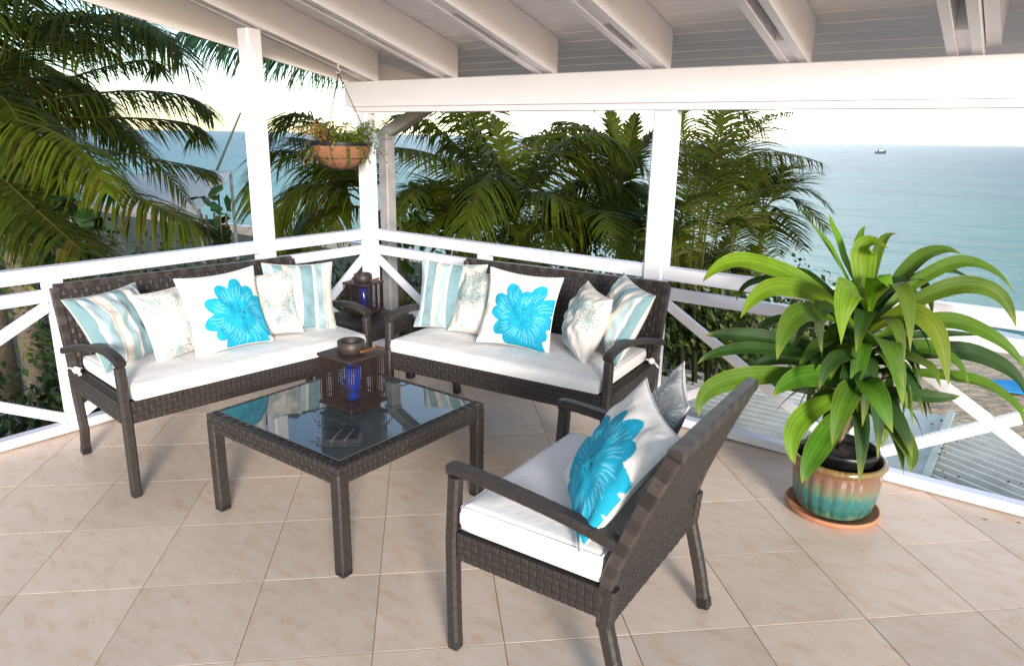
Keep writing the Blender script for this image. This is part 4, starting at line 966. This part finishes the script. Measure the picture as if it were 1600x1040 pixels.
# ------------------------------------------------------------------ palms
def frond(parent, B0, M0, T0, ll=.55, n=46, hang=.6, wd=.026, col0=(.075,.13,.02), spread=1.0, name='frond', both=True, start=.14, rw=.012, yellow=.06, dens=1.0):
    P = bez(B0, M0, T0, 40); m_ = MB(); Lr = sum((a-b_).length for a, b_ in zip(P, P[1:])); n = int(n*1.5); wd = wd*.74
    m_.tube(P[::2], rw, 4, c=(.12,.10,.02) , r2=rw*.25)
    Zv = Vector((0,0,1))
    for i in range(n):
        t_ = start+(1-start)*(i+.5)/n; f_ = t_*40; k = min(39, int(f_)); p = P[k].lerp(P[k+1], f_-k); tg = (P[min(k+2,40)]-P[max(k-1,0)]).normalized()
        sd_ = tg.cross(Zv)
        if sd_.length < .1: sd_ = Vector((1,0,0))
        sd_.normalize(); up = sd_.cross(tg)
        prof = math.sin(PI*min(1, .16+t_*.80))**.6
        for s_ in (-1, 1):
            ln = ll*prof*random.uniform(.82,1.1); fw = .45+.5*t_+random.uniform(-.12,.12)
            d = (sd_*s_*spread*random.uniform(.8,1.15)+tg*fw+up*random.uniform(.0,.35)).normalized()
            g_ = hang*random.uniform(.75,1.25)
            pts = [p]; 
            for q in range(3):
                d2 = (d+Vector((0,0,-1))*g_*(q+.55)*.62).normalized(); pts.append(pts[-1]+d2*ln/3)
            y_ = random.random(); c_ = np.array(col0)*random.uniform(.65,1.35)
            if y_ < yellow: c_ = np.array((.15,.115,.02))*random.uniform(.5,1.1)
            wn = (pts[1]-pts[0]).cross(tg); 
            if wn.length < 1e-4: wn = Zv.copy()
            wn = wn.normalized().cross((pts[1]-pts[0]).normalized()).normalized()
            vs = []; W_ = (wd*.5, wd*.5, wd*.36, .001)
            for q in range(4): vs += [pts[q]+wn*W_[q], pts[q]-wn*W_[q]]
            m_.add(vs, [(0,1,3,2),(2,3,5,4),(4,5,7,6)], tuple(c_))
    return m_.build(name, PALM, parent)
def trunk(parent, top, foot, r0, r1, lean=0.2):
    mid = (top+foot)/2+Vector((lean,0,0)); P = bez(foot, mid, top, 24); m_ = MB()
    for k in range(24): 
        a, b_ = P[k], P[k+1]; m_.tube([a, a.lerp(b_,.9), b_], r1+(r0-r1)*(1-k/24)+.006*(k%2), 12, cap=False)
    m_.build('trunk', TRUNK, parent, True)
def palm(label, crown_px, Z, foot_dx=0., fr=(), r=.13, cat='palm tree', ground=-2.5, **kw):
    C0 = at(*crown_px, Z); foot = Vector((C0.x+foot_dx, C0.y+.2, ground)); t = thing('palm_tree', label, cat, foot)
    trunk(t, C0-foot, Vector((0,0,0)), r*1.25, r, .15)
    for f_ in fr:
        (b_, m0, t0) = f_[:3]; k = dict(kw); k.update(f_[3] if len(f_) > 3 else {})
        B0 = C0 if b_ is None else at(*b_); frond(t, B0-foot, at(*m0)-foot, at(*t0)-foot, **k)
    return t, C0, foot
def fill(t, C0, foot, cnt, Ln, e0=-.4, e1=1.0, a0=0, a1=2*PI, **kw):
    for k in range(cnt):
        a = a0+(a1-a0)*((k*.618+random.random()*.2) % 1); e_ = e0+(e1-e0)*random.random(); L_ = Ln*random.uniform(.8,1.15); h = Vector((math.cos(a), math.sin(a), 0))
        M0 = C0+h*L_*.5*math.cos(e_*.8)+Vector((0,0,L_*.5*math.sin(e_)+.12*L_)); T0 = C0+h*L_*.92+Vector((0,0,L_*math.sin(e_)*.55-.25*L_))
        frond(t, C0-foot, M0-foot, T0-foot, **kw)
G1, G2, G3 = (.090,.120,.007), (.070,.098,.006), (.12,.15,.009)
# big coconut palm beyond the left railing
A = [(None,(120,32,6.0),(285,85,5.8),dict(ll=.95,n=60)), (None,(205,142,6.8),(330,178,6.9),dict(ll=.62)), (None,(240,186,7.2),(302,212,7.4),dict(ll=.55)),
     (None,(70,200,5.6),(165,300,5.2),dict(ll=.62,col0=G1)), (None,(170,290,5.6),(308,352,5.4),dict(ll=.60,n=56,col0=G2)), (None,(200,97,7.6),(230,122,7.8),dict(ll=.40)),
     (None,(250,250,7.6),(320,266,7.8),dict(ll=.45)), (None,(60,330,5.2),(140,400,5.0),dict(ll=.55)), (None,(60,120,7.2),(170,160,7.4),dict(ll=.8)), (None,(90,60,7.8),(210,75,8.2),dict(ll=.7)),
     (None,(40,-40,6.4),(200,15,6.6),dict(ll=.9)), (None,(40,260,6.6),(150,350,6.8),dict(ll=.7)), (None,(0,150,6),(60,310,5.6),dict(ll=.7)),
     (None,(90,160,8),(210,215,8),dict(ll=.7))]
t, C0, ft = palm('big coconut palm with drooping fronds beyond the left railing', (-90,190), 6.6, -.3, A, ll=.7, n=50, hang=.75, wd=.030, col0=(.055,.078,.007), ground=-2.5)
fill(t, C0, ft, 9, 2.6, -.2, 1.2, ll=.75, n=40, hang=.8, wd=.034, col0=G2)
t, C0, ft = palm('second coconut palm farther behind the left railing, mostly hidden', (-40,60), 9.0, -.5, [(None,(100,120,9.3),(215,240,9.2)),(None,(60,40,9),(190,90,9)),(None,(20,200,9.4),(100,330,9.6)),(None,(20,130,9),(120,280,9)),
     (None,(90,20,9),(240,45,9.2)),(None,(0,250,9),(60,380,9)),(None,(30,300,8.6),(150,395,8.4))], ll=.95, n=44, hang=.8, wd=.045, col0=G2)
# palm whose fronds hang in front of the sky between the left and corner post
Bf = [((660,110,8.6),(470,85,7.6),(285,50,7.0),dict(ll=.62,hang=1.3,n=70,col0=(.05,.12,.06))), ((590,330,7.2),(480,182,7.2),(412,250,7.2),dict(ll=.72,hang=.7)),
      ((590,330,7.2),(450,235,7.3),(395,330,7.2),dict(ll=.7)), ((590,330,7.2),(475,290,6.9),(425,385,6.7),dict(ll=.62,col0=G1)), ((590,330,7.2),(520,240,7.6),(450,215,8.0),dict(ll=.7)),
      ((590,330,7.2),(545,260,7.3),(520,370,7.2),dict(ll=.6)), ((590,330,7.2),(500,330,7.3),(450,400,7.2),dict(ll=.6)), ((590,330,7.2),(540,220,8),(490,260,8.2),dict(ll=.7)), ((590,330,7.4),(510,262,7.6),(480,400,7.6),dict(ll=.66))]
palm('coconut palm with a fan of dark fronds seen between the left and corner posts', (590,330), 7.2, .1, Bf, ll=.65, n=48, hang=.7, wd=.03, col0=G2)
# coconut palm right of the corner post
C_ = [(None,(720,262,7.4),(600,230,6.6),dict(ll=.62,col0=G3)), (None,(770,240,8),(680,150,7.6),dict(ll=.8)), (None,(745,320,7.2),(640,370,7.0),dict(ll=.6)), (None,(790,250,8.4),(760,165,8.4),dict(ll=.8)),
      (None,(880,235,8.2),(1005,330,8.0),dict(ll=1.0,n=64,hang=.95)), (None,(850,300,7.4),(960,380,7.2),dict(ll=.7,col0=G3)),  (None,(700,215,7.8),(618,180,7.4),dict(ll=.7)),
      (None,(860,205,8.6),(1000,240,8.6),dict(ll=.75,hang=1.0)), (None,(760,380,7.2),(700,420,7.0),dict(ll=.5)), (None,(740,190,8.6),(800,130,8.8),dict(ll=.7)), (None,(690,290,8),(610,320,7.8),dict(ll=.7))]
t, C0, ft = palm('coconut palm with arching fronds just right of the corner post', (805,350), 8.0, .3, C_, r=.11, ll=.7, n=50, hang=.8, wd=.034, col0=G1)
fill(t, C0, ft, 2, 2.0, 0, 1.2, ll=.6, n=36, hang=.8, wd=.034, col0=G2)
D_ = [(None,(935,215,8.8),(870,190,9),dict(ll=.6)), (None,(965,225,8.6),(925,172,8.6),dict(ll=.22,hang=.15)), (None,(960,215,8.6),(950,168,8.6),dict(ll=.2,hang=.1)), (None,(980,235,8.6),(995,180,8.6),dict(ll=.26,hang=.1)),
      (None,(990,250,8.6),(1022,205,8.6),dict(ll=.30,hang=.2)), (None,(920,280,8.4),(850,330,8.2),dict(ll=.7)), (None,(1000,290,8.4),(1060,350,8.2),dict(ll=.6)), 
      (None,(960,300,8),(900,400,7.8),dict(ll=.6)), (None,(985,310,8),(1010,410,7.8),dict(ll=.6)), (None,(910,225,9),(820,215,9),dict(ll=.5,hang=1.1))]
palm('dense palm whose young spear fronds stand up left of the right hand post', (968,300), 8.5, 0, D_, r=.09, ll=.5, n=44, hang=.6, wd=.034, col0=G2)
for q, (cp_, Zz, lb) in enumerate([((700,400),7.6,'low bushy palm under the coconut fronds near the corner post'),((900,420),7.7,'low bushy palm behind the middle of the back sofa')]):
    t, C0, ft = palm(lb, cp_, Zz, 0, (), r=.06, cat='palm tree'); fill(t, C0, ft, 9, 1.15, .5, 1.35, ll=.42, n=32, hang=.3, wd=.03, col0=G2)
# areca clump right of the post
Ar = [((1075,480,6.2),(1085,290,6.2),(1175,185,6.2),dict(ll=.45)), ((1100,480,6.2),(1130,270,6.2),(1285,255,6.3),dict(ll=.50,hang=.9,yellow=.25)), ((1080,480,6),(1075,300,6),(1062,170,6),dict(ll=.42)), ((1090,480,6),(1110,300,6),(1130,165,6),dict(ll=.45)),
      ((1110,480,6.4),(1150,250,6.4),(1240,175,6.6),dict(ll=.45)), ((1070,480,5.8),(1062,350,5.8),(1110,300,5.6),dict(ll=.35,col0=G3)), ((1130,480,6.4),(1165,330,6.4),(1235,290,6.4),dict(ll=.3)), ((1120,480,6.2),(1140,330,6.2),(1080,240,6.2),dict(ll=.4)),
      ((1090,480,6.2),(1130,350,6.2),(1190,380,6.2),dict(ll=.3)), ((1090,480,6.4),(1120,200,6.6),(1200,215,6.8),dict(ll=.5)), ((1080,480,6.4),(1100,240,6.6),(1150,320,6.6),dict(ll=.4)), ((1060,480,5.6),(1055,380,5.6),(1090,345,5.5),dict(ll=.3,col0=G3))]
Ar += [((1090,520,6.3),(1110,400,6.2),(1190,430,6.1),dict(ll=.3)), ((1070,520,6.3),(1058,420,6.2),(1075,350,6.1),dict(ll=.3)), ((1110,520,6.4),(1150,420,6.4),(1230,420,6.3),dict(ll=.28)), ((1100,520,6.6),(1110,440,6.7),(1140,370,6.8),dict(ll=.34)),
       ((1080,520,6.6),(1080,440,6.7),(1100,380,6.8),dict(ll=.34)), ((1130,520,6.6),(1160,440,6.7),(1180,385,6.8),dict(ll=.3)), ((1150,520,6.6),(1200,440,6.7),(1260,450,6.8),dict(ll=.3))]
ar = thing('areca_palm', 'airy clump of areca palm stems rising right of the white post', 'palm tree', at(1090,480,6.2))
off = at(1090,480,6.2)
for f_ in Ar:
    frond(ar, at(*f_[0])-off, at(*f_[1])-off, at(*f_[2])-off, **{**dict(ll=.4,n=34,hang=.5,wd=.019,col0=G1,start=.35,rw=.011,yellow=.12), **f_[3]})
m_ = MB()
for x in (1065,1085,1105,1128): m_.tube([at(x,620,6.4)-off, at(x,470,6.2)-off, at(x+2,400,6.2)-off], .028, 8)
m_.build('canes', mat('areca_cane', (.045,.05,.014), .5, var=.4), ar, True)
# small fan of fronds right of it
c0 = (1192,330); fan = thing('fan_palm', 'small palm with stiff radiating fronds above the corn plant', 'palm tree', at(*c0,7.0)); off = at(*c0,7.0)
for k, (mx_, my_, tx_, ty_) in enumerate([(1160,290,1130,285),(1175,280,1170,250),(1195,285,1200,248),(1215,280,1235,262),(1235,285,1275,270),(1245,295,1300,330),(1235,310,1290,360),(1220,330,1255,390),(1165,320,1125,350),(1180,345,1165,400),(1205,345,1215,400),(1150,305,1105,315)]):
    frond(fan, Vector((0,0,0)), at(mx_,my_,7.0+.2*math.sin(k))-off, at(tx_,ty_,7.0+.5*math.sin(k*2))-off, ll=.34, n=26, hang=.3, wd=.022, col0=G2, start=.2, rw=.008)
m_ = MB(); m_.tube([at(1180,520,7.2)-off, at(1186,420,7.1)-off, Vector((0,0,0))], .035, 8, r2=.02); m_.build('trunk', TRUNK, fan, True)

# ------------------------------------------------------------------ bushes
def bush(label, c, r, n, ls, cols, round_=False, name='bush', group=None, ground=-2.5, cat='bush'):
    c = Vector(c); foot = Vector((c.x, c.y, ground)); t = thing(name, label, cat, foot, 0, group); m_ = MB(); cc = c-foot
    gq = lambda s_: max(-.62, min(.62, random.gauss(0, s_)))
    cl = [(Vector((gq(.42)*r[0], gq(.42)*r[1], gq(.38)*r[2])), random.uniform(.3,.55)) for _ in range(16)]
    for i in range(n):
        q, s_ = random.choice(cl); d = Vector((random.gauss(0,1), random.gauss(0,1), random.gauss(0,1))).normalized()*s_*random.random()**.4
        p = cc+q+Vector((d.x*r[0], d.y*r[1], d.z*r[2])); nn = (d+Vector((random.gauss(0,.6), random.gauss(0,.6), random.gauss(.5,.6)))).normalized()
        a = nn.cross(Vector((random.random(), random.random(), random.random()))).normalized(); b_ = nn.cross(a); L_ = ls*random.uniform(.6,1.3); W_ = L_*(.48 if round_ else .26)
        c_ = tuple(np.array(random.choice(cols))*random.uniform(.6,1.4))
        if round_: m_.add([p+a*L_*.5*math.cos(k*PI/4)+b_*W_*math.sin(k*PI/4)+nn*(.1*L_*(k%2)) for k in range(8)], [tuple(range(8))], c_)
        else: m_.add([p, p+a*L_*.45+b_*W_+nn*.06*L_, p+a*L_, p+a*L_*.45-b_*W_+nn*.06*L_], [(0,1,2,3)], c_)
    stuff(m_.build('foliage', BUSHM, t)); s_ = MB()
    for k in range(5): a = k*1.3; s_.tube([(.1*math.cos(a),.1*math.sin(a),0), (cc*.6)+Vector((.25*r[0]*math.cos(a),.25*r[1]*math.sin(a),0)), cc+Vector((.5*r[0]*math.cos(a),.5*r[1]*math.sin(a),.2*r[2]))], .03, 6, r2=.01)
    s_.build('stems', TWIG, t, True)
    return t
BG = [(.028,.055,.008),(.045,.085,.010),(.016,.032,.006),(.075,.105,.012)]
bl = [((-1.2,-3.2,-.5),(1.1,1.3,1.3),'dense dark bush outside the left railing, nearest the camera'),((-1.3,-1.6,-.45),(1.0,1.1,1.1),'dense dark bush outside the left railing behind the left sofa'),((-1.5,-.2,-.5),(1.1,1.1,1.25),'dark leafy bush outside the corner of the terrace'),
      ((-3.4,-1.6,-1.5),(1.6,1.6,1.5),'broad dark bush farther out beyond the left railing'),((-3.6,.8,-1.25),(1.6,1.6,1.4),'broad dark bush farther out beyond the corner')]
for c, r, lb in bl: bush(lb, c, r, 4400, .11 if r[0] > 1.5 else .085, BG[:3])
bk = [((.1,1.3,-.55),(1.1,.8,1.2),'green hedge shrub directly behind the side table corner'),((1.4,1.75,-.35),(.9,.6,1.0),'green hedge shrub behind the left half of the back sofa'),
      ((1.0,3.1,-.3),(1.3,.8,1.1),'bright hedge shrub behind the back sofa, second row'),((2.2,3.1,-.45),(1.1,.6,.85),'bright yellow green shrub beyond the iron roof behind the post'),((-.6,3.2,-.4),(1.3,.9,1.2),'deep green shrub behind the corner post, second row'),
      ((-1.2,5.0,-.6),(1.8,1.0,1.4),'broad green shrub far behind the corner, third row'),((2.0,4.8,-.7),(1.5,.9,1.3),'broad green shrub at the edge of the beach'),((1.2,4.2,-.5),(1.1,.7,1.0),'leafy shrub under the areca palm stems'),((-6.5,1.5,-1.35),(2.4,2.2,1.9),'wide dark thicket below the grey canvas tent'),((-5.5,4.5,-1.8),(2.4,2.0,1.9),'wide dark thicket behind the tall left post'),((-3.0,6.5,-1.3),(2.2,1.6,1.9),'wide green thicket behind the corner post')]
_c = at(1110,505,6.3)
bk.append(((_c.x,_c.y,_c.z),(.75,.35,.42),'low bright shrub at the edge of the iron roof below the areca stems'))
for c, r, lb in bk: bush(lb, c, r, 5200 if r[0] > 2 else 3400, .13 if r[0] > 2 else .075, [BG[1], BG[3], BG[0], (.14,.18,.025)])
# sea grape stems with round leaves by the left railing
for (px, py, Z, r, n, lb) in ((105,370,5.3,(.26,.25,.32),26,'sea grape sprig with big round leaves beyond the left railing'),(335,348,6.4,(.20,.22,.40),26,'sea grape shrub with round leaves left of the tall post'),(640,360,7.4,(.4,.35,.5),50,'round leaved shrub below the palm right of the corner post')):
    bush(lb, at(px,py,Z), r, n, .15, [(.03,.075,.01),(.018,.045,.008)], True, 'sea_grape', None, -2.5, 'shrub')

# ------------------------------------------------------------------ canvas shelter beyond the palms
ZC = 13.0; off = at(250, 300, ZC)
cv = thing('canvas_shelter', 'grey canvas tent roof with creases among the palms at the left', 'tent', off)
def sheet(pts, nu=14, nv=10, amp=.05, sd=0):
    a, b_, c_, d = [Vector(p)-off for p in pts]; m_ = MB(); Pq = plane(a, b_, c_, d); nn = (b_-a).cross(d-a).normalized()
    vs = [Pq(i/nu, j/nv)+nn*amp*(noise.noise(Vector((i*.45+sd, j*.22, 1)))+.5*math.sin(i*1.1+j*.3)*.4)*math.sin(PI*i/nu)**.3*math.sin(PI*max(.02,j/nv))**.3 for i in range(nu+1) for j in range(nv+1)]
    m_.add(vs, [(i*(nv+1)+j, (i+1)*(nv+1)+j, (i+1)*(nv+1)+j+1, i*(nv+1)+j+1) for i in range(nu) for j in range(nv)]); o_ = m_.build('canvas_panel', CANVAS, cv, True); md = o_.modifiers.new('s','SOLIDIFY'); md.thickness = .012
sheet([at(90,276,ZC+.6), at(157.6,274,ZC+.2), at(174.6,305,ZC-1.0), at(120,300,ZC-.6)], sd=1)
sheet([at(158,273.6,ZC+.2), at(266,270,ZC), at(310,327,ZC-1.1), at(175,305,ZC-1.0)], sd=5)
sheet([at(266.6,270,ZC), at(361,268,ZC+.6), at(345,300,ZC-.2), at(311,327,ZC-1.1)], sd=9, amp=.09)
sheet([at(178,305.8,ZC-1.0), at(311,327.6,ZC-1.1), at(300,352,ZC-1.3), at(190,330,ZC-1.1)], sd=13)
m_ = MB()
for (x, y_, z_) in ((100,275,ZC+.5),(360,268,ZC+.6),(311,327,ZC-1.15),(190,330,ZC-1.1)): p = at(x,y_,z_)-off; q = p.copy(); q.z = -3.6-off.z; m_ = MB(); m_.tube([q, p], .03, 8); m_.build('tent_pole', WEATHER, cv)
m_ = MB(); a = at(338,268,ZC+1); b_ = at(376,176,ZC+1); m_.tube([a+Vector((0,0,-3.5)), a, b_], .035, 8, r2=.02); tag(m_.build('mast', mat('dark_pole', (.06,.08,.05), .6)), 'thin dark leaning pole rising behind the grey canvas', 'pole')
